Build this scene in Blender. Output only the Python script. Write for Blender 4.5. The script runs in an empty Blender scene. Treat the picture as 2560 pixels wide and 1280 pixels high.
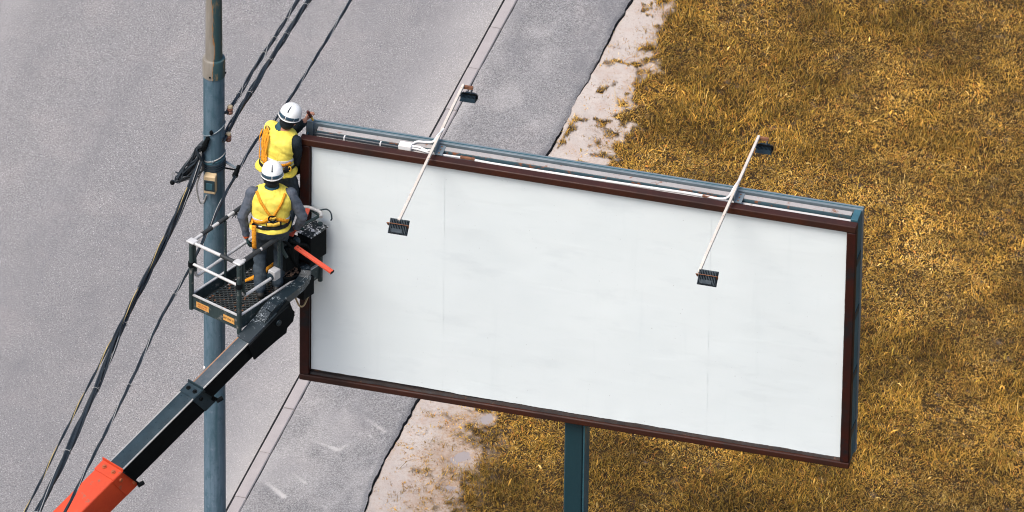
import bpy, bmesh, math, random
import numpy as np
from mathutils import Vector, Matrix, Quaternion, kdtree, bvhtree

random.seed(7); np.random.seed(7)
R = math.radians
scene = bpy.context.scene
COL = scene.collection

# ------------------------------------------------------------------ camera
PITCH = R(35.9); DIST = 150.0; PXM = 231.0            # photo pixels per metre at the board
FPX = PXM * DIST                                      # focal length in photo pixels (2560 wide)
PPX, PPY = 650.0, 640.0                               # principal point (the photo is an off-centre crop)
ZB = 4.0                                              # height of the board's lower edge
RIGHT = Vector((1, 0, 0)); UPV = Vector((0, math.sin(PITCH), math.cos(PITCH)))
FWD = Vector((0, math.cos(PITCH), -math.sin(PITCH)))
CAMLOC = Vector((0, 0, ZB)) - RIGHT * (100 / PXM) + UPV * (303 / PXM) - FWD * DIST
cam = bpy.data.cameras.new('camera'); camo = bpy.data.objects.new('camera', cam); COL.objects.link(camo)
cam.sensor_width = 36; cam.lens = FPX / 2560 * 36; cam.shift_x = (1280 - PPX) / 2560
cam.clip_start = 1; cam.clip_end = 5000
camo.location = CAMLOC; camo.rotation_euler = (math.pi / 2 - PITCH, 0, 0)
scene.camera = camo

# ------------------------------------------------------------------ light: thin overcast, sun high on the left
SUN_EL = R(58); SUN_DIR = Vector((-0.82, -0.57, 0)).normalized() * math.cos(SUN_EL) + Vector((0, 0, math.sin(SUN_EL)))
world = bpy.data.worlds.new('World'); scene.world = world; world.use_nodes = True
wn = world.node_tree.nodes; wl = world.node_tree.links
sky = wn.new('ShaderNodeTexSky'); sky.sky_type = 'NISHITA'; sky.sun_disc = False
sky.sun_elevation = SUN_EL; sky.sun_rotation = math.atan2(SUN_DIR.x, SUN_DIR.y)
sky.air_density = 1.0; sky.dust_density = 4.0; sky.ozone_density = 1.0
wl.new(sky.outputs[0], wn['Background'].inputs[0]); wn['Background'].inputs[1].default_value = 0.13
sl = bpy.data.lights.new('sun', 'SUN'); sl.energy = 1.8; sl.angle = R(32); sl.color = (1.0, 0.95, 0.9)
slo = bpy.data.objects.new('sun', sl); COL.objects.link(slo)
slo.rotation_euler = SUN_DIR.to_track_quat('Z', 'Y').to_euler(); slo.location = SUN_DIR * 60
scene.view_settings.view_transform = 'Standard'; scene.view_settings.look = 'None'
scene.view_settings.exposure = 0.62; scene.view_settings.gamma = 1.0
scene.view_settings.use_curve_mapping = False
scene.cycles.filter_width = 1.1

# ------------------------------------------------------------------ measuring helpers
def ray(px, py):
    return (FWD + RIGHT * ((px - PPX) / FPX) + UPV * ((PPY - py) / FPX)).normalized()
def at_z(px, py, z):
    d = ray(px, py); return CAMLOC + d * ((z - CAMLOC.z) / d.z)
def at_y(px, py, y):
    d = ray(px, py); return CAMLOC + d * ((y - CAMLOC.y) / d.y)
def at_plane(px, py, p0, n):
    d = ray(px, py); n = Vector(n); return CAMLOC + d * ((Vector(p0) - CAMLOC).dot(n) / d.dot(n))
def to_px(P):
    P = np.asarray(P, float); q = P - np.array(CAMLOC)
    w = q @ np.array(FWD)
    return PPX + FPX * (q @ np.array(RIGHT)) / w, PPY - FPX * (q @ np.array(UPV)) / w

# ------------------------------------------------------------------ materials
def lin(c):
    return tuple(((x / 12.92) if x <= 0.04045 else ((x + 0.055) / 1.055) ** 2.4) for x in c)
class Mat:
    def __init__(s, name, rough=0.6, metal=0.0, spec=0.4):
        s.m = bpy.data.materials.new(name); s.m.use_nodes = True
        s.n = s.m.node_tree.nodes; s.l = s.m.node_tree.links
        s.b = s.n['Principled BSDF']; s.b.inputs['Roughness'].default_value = rough
        s.b.inputs['Metallic'].default_value = metal; s.b.inputs['Specular IOR Level'].default_value = spec
        s.tc = None
    def coord(s, scale=(1, 1, 1), rot=(0, 0, 0)):
        if s.tc is None: s.tc = s.n.new('ShaderNodeTexCoord')
        mp = s.n.new('ShaderNodeMapping'); mp.inputs['Scale'].default_value = scale; mp.inputs['Rotation'].default_value = rot
        s.l.new(s.tc.outputs['Object'], mp.inputs['Vector']); return mp.outputs[0]
    def noise(s, scale, detail=4, rough=0.55, stretch=(1, 1, 1), rot=(0, 0, 0), dist=0.0):
        t = s.n.new('ShaderNodeTexNoise'); t.inputs['Scale'].default_value = scale
        t.inputs['Detail'].default_value = detail; t.inputs['Roughness'].default_value = rough
        t.inputs['Distortion'].default_value = dist
        s.l.new(s.coord(stretch, rot), t.inputs['Vector']); return t.outputs['Fac']
    def voro(s, scale, out='Distance'):
        t = s.n.new('ShaderNodeTexVoronoi'); t.inputs['Scale'].default_value = scale
        s.l.new(s.coord(), t.inputs['Vector']); return t.outputs[out]
    def ramp(s, fac, a, b, v0=0.0, v1=1.0):
        t = s.n.new('ShaderNodeMapRange'); t.inputs[1].default_value = a; t.inputs[2].default_value = b
        t.inputs[3].default_value = v0; t.inputs[4].default_value = v1; t.clamp = True
        s.l.new(fac, t.inputs[0]); return t.outputs[0]
    def math(s, op, a, b):
        t = s.n.new('ShaderNodeMath'); t.operation = op
        for i, x in enumerate((a, b)):
            if isinstance(x, (int, float)): t.inputs[i].default_value = x
            else: s.l.new(x, t.inputs[i])
        return t.outputs[0]
    def attr(s, name):
        t = s.n.new('ShaderNodeAttribute'); t.attribute_name = name; return t
    def mix(s, fac, a, b, mode='MIX'):
        t = s.n.new('ShaderNodeMix'); t.data_type = 'RGBA'; t.blend_type = mode
        if isinstance(fac, (int, float)): t.inputs[0].default_value = fac
        else: s.l.new(fac, t.inputs[0])
        for i, x in ((6, a), (7, b)):
            if isinstance(x, tuple): t.inputs[i].default_value = (*x[:3], 1)
            else: s.l.new(x, t.inputs[i])
        return t.outputs[2]
    def color(s, c):
        if isinstance(c, tuple): s.b.inputs['Base Color'].default_value = (*c[:3], 1)
        else: s.l.new(c, s.b.inputs['Base Color'])
        return s
    def roughness(s, f): s.l.new(f, s.b.inputs['Roughness']); return s
    def bump(s, h, strength=0.3, dist=0.01):
        t = s.n.new('ShaderNodeBump'); t.inputs['Strength'].default_value = strength; t.inputs['Distance'].default_value = dist
        s.l.new(h, t.inputs['Height']); s.l.new(t.outputs[0], s.b.inputs['Normal']); return s

def worn(name, base, dark, rough=0.55, metal=0.0, scale=6, spots=None, spot_t=(0.62, 0.68), spot_scale=14, stretch=(1, 1, 1), bump=0.15, spec=0.4):
    """Painted or bare surface with tone drift, grime and optional chips / rust."""
    m = Mat(name, rough, metal, spec)
    n1 = m.noise(scale, 6, 0.6, stretch); c = m.mix(m.ramp(n1, 0.3, 0.7), base, dark)
    n2 = m.noise(scale * 9, 4, 0.6, stretch); c = m.mix(m.ramp(n2, 0.35, 0.75, 0, 0.45), c, dark)
    if spots:
        n3 = m.noise(spot_scale, 8, 0.7); c = m.mix(m.ramp(n3, *spot_t), c, spots)
    m.color(c); m.bump(n2, bump, 0.004)
    m.roughness(m.ramp(n1, 0.3, 0.7, max(0, rough - 0.1), min(1, rough + 0.15)))
    return m.m

def cloth(name, base, dark, scale=9):
    m = Mat(name, 0.85, 0, 0.2)
    n = m.noise(scale, 5, 0.6); c = m.mix(m.ramp(n, 0.35, 0.7), base, dark)
    f = m.noise(scale * 2.2, 3, 0.5, (1, 1, 0.5), dist=0.6)
    m.color(c); m.bump(f, 0.8, 0.02); return m.m

M = {}
# asphalt of the road
def asphalt(name, base, dark, light, chip=1.0):
    m = Mat(name, 0.85, 0, 0.3)
    big = m.noise(0.9, 4, 0.55, (1, 0.3, 1), (0, 0, R(18))); c = m.mix(m.ramp(big, 0.35, 0.65), base, dark); bl = m.noise(2.2, 6, 0.7); c = m.mix(m.ramp(bl, 0.52, 0.72, 0, 0.55), c, tuple(x * 0.8 for x in dark)); wm = m.noise(1.3, 4, 0.6); c = m.mix(m.ramp(wm, 0.5, 0.7, 0, 0.4), c, (0.36, 0.325, 0.31))
    mid = m.noise(9, 5, 0.65); c = m.mix(m.ramp(mid, 0.35, 0.75, 0, 0.35), c, light)
    fine = m.noise(66, 4, 0.8); c = m.mix(m.ramp(fine, 0.47, 0.64, 0, 0.9), c, tuple(x * 0.30 for x in base)); c = m.mix(m.ramp(fine, 0.48, 0.32, 0, 0.7), c, tuple(x * 1.75 for x in base)); fg = m.noise(28, 2, 0.6); c = m.mix(m.ramp(fg, 0.58, 0.70, 0, 0.6), c, tuple(x * 0.45 for x in base))
    v = m.voro(34); c = m.mix(m.ramp(v, 0.08, 0.22, 0.75 * chip, 0), c, (0.72, 0.68, 0.66))
    v2 = m.voro(15); c = m.mix(m.ramp(v2, 0.04, 0.15, 0.9 * chip, 0), c, (0.06, 0.065, 0.09))
    wr = m.attr('wear'); c = m.mix(m.math('MULTIPLY', wr.outputs['Fac'], m.ramp(bl, 0.3, 0.6, 0.6, 1.0)), c, (0.15, 0.148, 0.155)); st = m.attr('stain'); c = m.mix(st.outputs['Fac'], c, (0.60, 0.57, 0.54))
    m.color(c); m.bump(fine, 0.5, 0.006); return m.m
M['road'] = asphalt('road_asphalt', (0.262, 0.252, 0.247), (0.235, 0.229, 0.230), (0.30, 0.287, 0.277))
M['pave'] = asphalt('pavement_asphalt', (0.252, 0.244, 0.239), (0.22, 0.216, 0.218), (0.30, 0.288, 0.278), 0.5)
m = Mat('kerb_concrete', 0.85, 0, 0.3)
n1 = m.noise(5, 5, 0.6); c = m.mix(m.ramp(n1, 0.3, 0.7), (0.40, 0.362, 0.348), (0.34, 0.31, 0.30))
n2 = m.noise(70, 3, 0.6); c = m.mix(m.ramp(n2, 0.4, 0.7, 0, 0.35), c, (0.24, 0.22, 0.22))
m.color(c).bump(n2, 0.4, 0.004); M['kerb'] = m.m
M['bitumenshade'] = worn('bitumen_joint_and_gap_shade', (0.03, 0.032, 0.036), (0.012, 0.013, 0.016), 0.9, scale=12)  # bitumen in the kerb joints; on the footway side it paints gap shade
# dirt and soil: the sheet carries a "soil" attribute (0 bare pale sand, 1 dark humus under the turf)
m = Mat('dirt_sand', 0.9, 0, 0.2)
n1 = m.noise(1.6, 5, 0.6, (1, 0.4, 1), (0, 0, R(-18)))
c = m.mix(m.ramp(n1, 0.3, 0.7), (0.52, 0.465, 0.415), (0.42, 0.365, 0.325))
n2 = m.noise(22, 6, 0.7); c = m.mix(m.ramp(n2, 0.52, 0.75, 0, 0.6), c, (0.30, 0.20, 0.14))
n3 = m.noise(90, 2, 0.6); c = m.mix(m.ramp(n3, 0.5, 0.75, 0, 0.4), c, (0.25, 0.2, 0.18)); n4 = m.noise(3.2, 6, 0.65); c = m.mix(m.ramp(n4, 0.5, 0.7, 0, 0.5), c, (0.40, 0.29, 0.23))
tr = m.attr('track'); c = m.mix(m.math('MULTIPLY', tr.outputs['Fac'], 0.55), c, (0.33, 0.22, 0.16))
mu = m.attr('mud'); c = m.mix(m.math('MULTIPLY', mu.outputs['Fac'], m.ramp(n2, 0.3, 0.65, 0.25, 1.0)), c, (0.33, 0.205, 0.115)); so = m.attr('soil'); soil = m.mix(m.ramp(n2, 0.3, 0.7), (0.05, 0.027, 0.008), (0.02, 0.013, 0.006))
c = m.mix(so.outputs['Fac'], c, soil); m.color(c).bump(n2, 0.35, 0.02); M['dirt'] = m.m
m = Mat('far_ground', 0.95, 0, 0.1); n1 = m.noise(0.3, 6, 0.7)
m.color(m.mix(m.ramp(n1, 0.3, 0.7), (0.20, 0.13, 0.04), (0.10, 0.07, 0.025))); M['farground'] = m.m
m = Mat('dry_grass', 0.7, 0, 0.25); m.color(m.attr('tint').outputs['Color']); M['grass'] = m.m
m.b.inputs['Subsurface Weight'].default_value = 0.0
m = Mat('puddle_water', 0.2, 0, 0.3); m.color((0.34, 0.295, 0.275)); M['puddle'] = m.m
# billboard
m = Mat('poster_paper', 0.55, 0, 0.35)
n1 = m.noise(1.1, 6, 0.6); c = m.mix(m.ramp(n1, 0.35, 0.7), (0.775, 0.845, 0.855), (0.75, 0.825, 0.838))
n2 = m.noise(2.6, 5, 0.6, (0.5, 1, 1.4)); c = m.mix(m.ramp(n2, 0.56, 0.72, 0, 0.45), c, (0.655, 0.725, 0.745))
dr = m.noise(2.4, 5, 0.65, (1.6, 1, 0.16)); c = m.mix(m.ramp(dr, 0.58, 0.72, 0, 0.28), c, (0.66, 0.74, 0.755))
n3 = m.noise(34, 2, 0.5); c = m.mix(m.ramp(n3, 0.76, 0.79, 0, 0.5), c, (0.32, 0.33, 0.34))
w = m.noise(3.2, 3, 0.5, (0.35, 1, 2.2), dist=1.2); m.color(c).bump(w, 0.10, 0.02); M['paper'] = m.m
M['brown'] = worn('brown_frame_paint', (0.056, 0.0145, 0.0075), (0.024, 0.009, 0.006), 0.5, scale=3, spots=(0.02, 0.015, 0.014), spot_t=(0.62, 0.75), stretch=(1, 1, 1), spec=0.3)
M['brownshade'] = worn('reflection_darkened_frame_brown', (0.045, 0.009, 0.006), (0.016, 0.007, 0.006), 0.5, scale=1.6, spots=(0.012, 0.012, 0.014), spot_t=(0.5, 0.62), spot_scale=2.5, spec=0.2)  # stile copy of the frame brown, a dark reflection put into its colour
M['tar'] = worn('black_tarred_edge', (0.02, 0.021, 0.024), (0.035, 0.02, 0.014), 0.6, scale=18, spots=(0.16, 0.07, 0.04), spot_t=(0.6, 0.7), spot_scale=9, bump=0.5)
M['steelgrey'] = worn('grey_galvanised_steel', (0.21, 0.245, 0.265), (0.13, 0.17, 0.19), 0.5, 0.1, 4, stretch=(1, 1, 0.3))
M['teal'] = worn('teal_steel', (0.055, 0.15, 0.185), (0.03, 0.10, 0.13), 0.5, 0.1, 5, stretch=(1, 1, 0.25))
M['rustpale'] = worn('pale_steel_with_rust', (0.42, 0.39, 0.37), (0.30, 0.29, 0.28), 0.6, 0, 4, spots=(0.22, 0.085, 0.035), spot_t=(0.57, 0.66), spot_scale=13)
M['rustteal'] = worn('teal_channel_with_rust', (0.05, 0.10, 0.12), (0.03, 0.065, 0.08), 0.55, 0, 4, spots=(0.23, 0.08, 0.03), spot_t=(0.55, 0.62), spot_scale=8)
M['tray'] = worn('pale_board_strip', (0.62, 0.60, 0.58), (0.5, 0.48, 0.47), 0.7, 0, 4, spots=(0.25, 0.14, 0.08), spot_t=(0.66, 0.72), spot_scale=6)
M['post'] = worn('dark_teal_post_paint', (0.012, 0.047, 0.06), (0.008, 0.034, 0.045), 0.42, 0, 2, stretch=(1, 1, 0.15))
M['armcream'] = worn('cream_arm_paint', (0.66, 0.61, 0.54), (0.54, 0.48, 0.41), 0.6, 0, 10, spots=(0.3, 0.12, 0.05), spot_t=(0.62, 0.68), spot_scale=16)
M['rust'] = worn('rusty_iron', (0.30, 0.13, 0.06), (0.14, 0.06, 0.035), 0.85, 0, 20)
M['lampblue'] = worn('dark_blue_lamp_casting', (0.014, 0.034, 0.05), (0.008, 0.02, 0.03), 0.55, 0.0, 14)
m = Mat('lamp_glass', 0.08, 0, 0.5); m.color((0.25, 0.28, 0.3)); M['glass'] = m.m
M['white'] = worn('white_plastic', (0.80, 0.79, 0.77), (0.68, 0.67, 0.65), 0.45, 0, 8)
M['blackcable'] = worn('black_cable_sheath', (0.022, 0.032, 0.042), (0.012, 0.018, 0.024), 0.42, 0, 8, spec=0.5)
M['paleconductor'] = worn('pale_conductor', (0.42, 0.42, 0.40), (0.25, 0.25, 0.25), 0.5, 0, 8)
M['yellowconductor'] = worn('yellow_conductor', (0.55, 0.42, 0.18), (0.34, 0.25, 0.11), 0.6, 0, 8)
M['porcelain'] = worn('brown_porcelain', (0.33, 0.15, 0.09), (0.2, 0.08, 0.05), 0.25, 0, 8, spec=0.5)
M['cream'] = worn('yellowed_cream_plastic', (0.68, 0.53, 0.32), (0.55, 0.41, 0.24), 0.5, 0, 10)
m = Mat('meter_window', 0.15, 0, 0.5); m.color((0.012, 0.035, 0.045)); M['window'] = m.m
# pole: mottled blue grey paint with rough patches
m = Mat('pole_paint', 0.6, 0.05, 0.4)
n1 = m.noise(3.0, 6, 0.65, (1, 1, 0.25)); c = m.mix(m.ramp(n1, 0.32, 0.68), (0.125, 0.19, 0.245), (0.06, 0.12, 0.158))
n2 = m.noise(16, 7, 0.7, (1, 1, 0.45)); c = m.mix(m.ramp(n2, 0.52, 0.62, 0, 0.7), c, (0.05, 0.11, 0.145))
n3 = m.noise(12, 6, 0.7); c = m.mix(m.ramp(n3, 0.58, 0.68, 0, 0.5), c, (0.22, 0.27, 0.33)); n4 = m.noise(13, 5, 0.65, (1, 1, 0.045)); c = m.mix(m.ramp(n4, 0.5, 0.64, 0, 0.7), c, (0.03, 0.085, 0.11)); n5 = m.noise(40, 3, 0.7); c = m.mix(m.ramp(n5, 0.66, 0.72, 0, 0.6), c, (0.03, 0.05, 0.06))
m.color(c).bump(n2, 0.45, 0.012); M['pole'] = m.m
m = Mat('peeled_pole_paint', 0.45, 0.1, 0.5)
sx = m.n.new('ShaderNodeSeparateXYZ'); m.l.new(m.coord(), sx.inputs[0])
w = m.noise(5, 5, 0.65, (1, 1, 0.35)); e = m.math('ADD', m.math('MULTIPLY', sx.outputs['X'], 9.0), m.math('MULTIPLY', w, 1.3))
n2 = m.noise(14, 6, 0.7, (1, 1, 0.2))
bare = m.mix(m.ramp(n2, 0.35, 0.65), (0.28, 0.26, 0.225), (0.20, 0.18, 0.15))
paint = m.mix(m.ramp(n2, 0.56, 0.62), (0.03, 0.075, 0.085), (0.19, 0.145, 0.085))
rust = m.mix(m.ramp(e, 0.44, 0.50), bare, (0.30, 0.145, 0.05))
c = m.mix(m.ramp(e, 0.53, 0.55), rust, paint); m.color(c).bump(e, 0.2, 0.01); M['peeled'] = m.m
# lift
M['red'] = worn('red_boom_paint', (0.64, 0.072, 0.022), (0.52, 0.05, 0.018), 0.5, 0, 3, spots=(0.30, 0.10, 0.06), spot_t=(0.60, 0.68), spot_scale=9, spec=0.35)
m = Mat('black_boom_paint', 0.34, 0.0, 0.35)
n1 = m.noise(4, 6, 0.6, (1, 1, 1)); n2 = m.noise(30, 5, 0.7)
c = m.mix(m.ramp(n1, 0.35, 0.7), (0.014, 0.028, 0.036), (0.028, 0.05, 0.062)); c = m.mix(m.ramp(n2, 0.66, 0.72, 0, 0.5), c, (0.25, 0.22, 0.2))
m.color(c).roughness(m.ramp(n2, 0.3, 0.7, 0.22, 0.5)); M['boom'] = m.m
m = Mat('inner_boom_steel', 0.35, 0.3, 0.5); n1 = m.noise(7, 6, 0.65); n2 = m.noise(38, 5, 0.7)
c = m.mix(m.ramp(n1, 0.3, 0.7), (0.05, 0.075, 0.09), (0.11, 0.125, 0.135)); c = m.mix(m.ramp(n2, 0.62, 0.7, 0, 0.6), c, (0.3, 0.28, 0.27)); m.color(c); M['boominner'] = m.m
M['edgehighlight'] = worn('painted_edge_highlight', (0.62, 0.60, 0.56), (0.42, 0.40, 0.37), 0.35, 0.4, 9)  # bright line on the boom arris, its highlight put into the colour
M['rustedge'] = worn('rusty_edge', (0.42, 0.22, 0.12), (0.25, 0.15, 0.1), 0.6, 0.1, 9)
M['basket'] = worn('dirty_green_grey_steel', (0.035, 0.06, 0.062), (0.015, 0.03, 0.032), 0.6, 0.05, 7, spots=(0.24, 0.23, 0.21), spot_t=(0.56, 0.70), spot_scale=12, stretch=(1, 1, 0.4))
M['rail'] = worn('worn_pale_rail', (0.64, 0.64, 0.63), (0.42, 0.42, 0.42), 0.45, 0.1, 14, spots=(0.26, 0.14, 0.08), spot_t=(0.66, 0.71), spot_scale=22)
M['wrap'] = worn('black_tape', (0.014, 0.018, 0.02), (0.03, 0.034, 0.036), 0.6, 0, 30, spots=(0.3, 0.28, 0.25), spot_t=(0.72, 0.76), spot_scale=40)
M['black'] = worn('grimy_black', (0.003, 0.0042, 0.005), (0.007, 0.009, 0.010), 0.6, 0, 12, spec=0.06)
m = Mat('splattered_black', 0.5, 0, 0.4); n1 = m.noise(26, 4, 0.6, dist=1.5); n0 = m.noise(6, 3, 0.5)
c = m.mix(m.ramp(m.math('ADD', n1, m.math('MULTIPLY', n0, 0.45)), 0.74, 0.78), (0.012, 0.018, 0.022), (0.62, 0.63, 0.64)); m.color(c); M['splat'] = m.m
m = Mat('splattered_head', 0.45, 0, 0.5); n1 = m.noise(34, 4, 0.6, dist=1.8); n0 = m.noise(5, 3, 0.5)
c = m.mix(m.ramp(m.math('ADD', n1, m.math('MULTIPLY', n0, 0.6)), 0.92, 1.0), (0.010, 0.020, 0.027), (0.36, 0.41, 0.44)); m.color(c); M['head'] = m.m
m = Mat('grating', 0.5, 0.2, 0.4); n1 = m.noise(30, 4, 0.6)
c = m.mix(m.ramp(n1, 0.6, 0.66), (0.07, 0.082, 0.082), (0.24, 0.16, 0.11)); n2 = m.noise(55, 3, 0.6); c = m.mix(m.ramp(n2, 0.64, 0.7), c, (0.4, 0.4, 0.38)); m.color(c); M['grating'] = m.m
m = Mat('debris', 0.9); n1 = m.noise(30, 5, 0.7); m.color(m.mix(m.ramp(n1, 0.4, 0.6), (0.33, 0.2, 0.13), (0.02, 0.02, 0.02))); M['debris'] = m.m
M['barred'] = worn('red_bar_paint', (0.66, 0.10, 0.05), (0.55, 0.07, 0.035), 0.45, 0, 6, spots=(0.2, 0.05, 0.03), spot_t=(0.7, 0.74))
M['sticker'] = worn('orange_sticker', (0.74, 0.40, 0.11), (0.62, 0.31, 0.08), 0.5, 0, 15)
M['ink'] = worn('black_ink', (0.02, 0.015, 0.01), (0.03, 0.02, 0.015), 0.6)
M['redink'] = worn('red_ink', (0.45, 0.11, 0.04), (0.35, 0.08, 0.03), 0.6)
M['rope'] = worn('tan_rope', (0.52, 0.38, 0.2), (0.25, 0.17, 0.09), 0.8, 0, 60)
# people
M['vest'] = cloth('yellow_vest', (0.84, 0.72, 0.13), (0.74, 0.57, 0.07), 6)
M['stripe'] = worn('reflective_tape', (0.62, 0.64, 0.68), (0.50, 0.53, 0.58), 0.35, 0.1, 10)
M['jacketgrey'] = cloth('grey_blue_jacket', (0.115, 0.125, 0.15), (0.055, 0.075, 0.10), 8)
M['jacketblack'] = cloth('black_jacket', (0.018, 0.026, 0.034), (0.009, 0.014, 0.019), 8)
M['trousers'] = cloth('dark_grey_trousers', (0.055, 0.072, 0.088), (0.028, 0.042, 0.055), 8)
M['collar'] = cloth('teal_collar', (0.03, 0.085, 0.115), (0.02, 0.06, 0.08), 8)
M['skin'] = worn('skin', (0.52, 0.27, 0.18), (0.45, 0.21, 0.14), 0.55, 0, 12, bump=0.05)
M['hood'] = cloth('black_balaclava', (0.010, 0.013, 0.016), (0.018, 0.022, 0.026), 12)
M['boot'] = worn('black_boot', (0.012, 0.013, 0.014), (0.03, 0.028, 0.025), 0.5, 0, 12)
M['glove'] = cloth('dark_green_glove', (0.015, 0.04, 0.045), (0.03, 0.06, 0.05), 20)
M['cuff'] = cloth('orange_cuff', (0.75, 0.13, 0.03), (0.6, 0.1, 0.03), 20)
M['helmet'] = worn('white_helmet', (0.86, 0.86, 0.84), (0.82, 0.82, 0.80), 0.25, 0, 5, spec=0.5, bump=0.02)
M['helmetband'] = worn('dark_blue_helmet_tape', (0.025, 0.07, 0.11), (0.018, 0.05, 0.08), 0.3, 0, 10, spec=0.5)
M['strap'] = cloth('orange_webbing', (0.82, 0.36, 0.03), (0.70, 0.26, 0.02), 30)
M['belt'] = cloth('black_webbing', (0.012, 0.014, 0.016), (0.02, 0.022, 0.024), 30)
M['pad'] = cloth('yellow_pad', (0.80, 0.52, 0.09), (0.72, 0.42, 0.05), 12)
M['toolyellow'] = worn('yellow_tool_plastic', (0.78, 0.48, 0.06), (0.65, 0.36, 0.04), 0.4, 0, 10)
M['tooldark'] = worn('dark_red_tool_grip', (0.10, 0.02, 0.016), (0.04, 0.012, 0.01), 0.4, 0, 10)
M['eye'] = worn('dark_eye', (0.02, 0.015, 0.01), (0.02, 0.015, 0.01), 0.2)
M['lip'] = worn('lips', (0.42, 0.17, 0.14), (0.38, 0.15, 0.12), 0.5)

# ------------------------------------------------------------------ mesh builder
class MB:
    def __init__(s): s.v = []; s.f = []
    def add(s, vs, fs):
        o = len(s.v); s.v += [tuple(v) for v in vs]; s.f += [tuple(i + o for i in f) for f in fs]; return s
    def box(s, a, b):
        (x0, y0, z0), (x1, y1, z1) = a, b
        return s.add([(x0, y0, z0), (x1, y0, z0), (x1, y1, z0), (x0, y1, z0), (x0, y0, z1), (x1, y0, z1), (x1, y1, z1), (x0, y1, z1)],
                     [(0, 3, 2, 1), (4, 5, 6, 7), (0, 1, 5, 4), (1, 2, 6, 5), (2, 3, 7, 6), (3, 0, 4, 7)])
    def obox(s, c, ax, ay, az):
        """box about centre c with half-axes ax, ay, az"""
        c, ax, ay, az = Vector(c), Vector(ax), Vector(ay), Vector(az)
        P = [c + ax * i + ay * j + az * k for k in (-1, 1) for i, j in ((-1, -1), (1, -1), (1, 1), (-1, 1))]
        return s.add(P, [(0, 3, 2, 1), (4, 5, 6, 7), (0, 1, 5, 4), (1, 2, 6, 5), (2, 3, 7, 6), (3, 0, 4, 7)])
    def bar(s, p0, p1, w, h, up=(0, 0, 1)):
        p0, p1 = Vector(p0), Vector(p1); d = (p1 - p0).normalized(); u = Vector(up)
        sd = d.cross(u).normalized(); u = sd.cross(d).normalized()
        return s.obox((p0 + p1) / 2, (p1 - p0) / 2, sd * w / 2, u * h / 2)
    def tube(s, pts, r, n=8, caps=True):
        pts = [Vector(p) for p in pts]; k = len(pts)
        rs = r if isinstance(r, (list, tuple)) else [r] * k
        ref = None; rings = []
        for i, p in enumerate(pts):
            t = (pts[min(i + 1, k - 1)] - pts[max(i - 1, 0)]).normalized()
            if ref is None:
                ref = t.orthogonal().normalized()
            ref = (ref - t * ref.dot(t)); ref = ref.normalized() if ref.length > 1e-6 else t.orthogonal().normalized()
            b = t.cross(ref); rings.append([p + (ref * math.cos(a) + b * math.sin(a)) * rs[i] for a in [2 * math.pi * j / n for j in range(n)]])
        o = len(s.v)
        for rg in rings: s.v += [tuple(q) for q in rg]
        for i in range(k - 1):
            for j in range(n):
                a, b = o + i * n + j, o + i * n + (j + 1) % n
                s.f.append((a, b, b + n, a + n))
        if caps:
            s.f.append(tuple(o + j for j in reversed(range(n)))); s.f.append(tuple(o + (k - 1) * n + j for j in range(n)))
        return s
    def lathe(s, prof, n=24, c=(0, 0, 0), sx=1.0, sy=1.0, mat=None, caps=True):
        o = len(s.v); c = Vector(c)
        for (r, z) in prof:
            for j in range(n):
                a = 2 * math.pi * j / n; p = Vector((r * math.cos(a) * sx, r * math.sin(a) * sy, z))
                if mat: p = mat @ p
                s.v.append(tuple(p + c))
        for i in range(len(prof) - 1):
            for j in range(n):
                a, b = o + i * n + j, o + i * n + (j + 1) % n
                s.f.append((a, b, b + n, a + n))
        if caps:
            s.f.append(tuple(o + j for j in reversed(range(n)))); s.f.append(tuple(o + (len(prof) - 1) * n + j for j in range(n)))
        return s
    def prism(s, poly, d):
        """closed polygon (list of points) extruded by vector d"""
        d = Vector(d); n = len(poly); P = [Vector(p) for p in poly]
        return s.add(P + [p + d for p in P], [tuple(reversed(range(n))), tuple(range(n, 2 * n))] + [(i, (i + 1) % n, n + (i + 1) % n, n + i) for i in range(n)])
    def ball(s, c, r, n=12, m=8, sc=(1, 1, 1), mat=None):
        prof = [(r * math.sin(math.pi * i / m) + 1e-5, -r * math.cos(math.pi * i / m)) for i in range(m + 1)]
        mm = (mat or Matrix.Identity(3)) @ Matrix.Diagonal(sc); return s.lathe(prof, n, c, mat=mm, caps=True)
    def build(s, name, mat, parent=None, smooth=True, bevel=0.0, origin=None):
        me = bpy.data.meshes.new(name)
        V = s.v
        if origin is not None: V = [tuple(Vector(v) - Vector(origin)) for v in V]
        me.from_pydata(V, [], s.f); me.update()
        if smooth:
            me.polygons.foreach_set('use_smooth', [True] * len(me.polygons)); me.set_sharp_from_angle(angle=R(38))
        return link(name, me, mat, parent, bevel)

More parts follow.
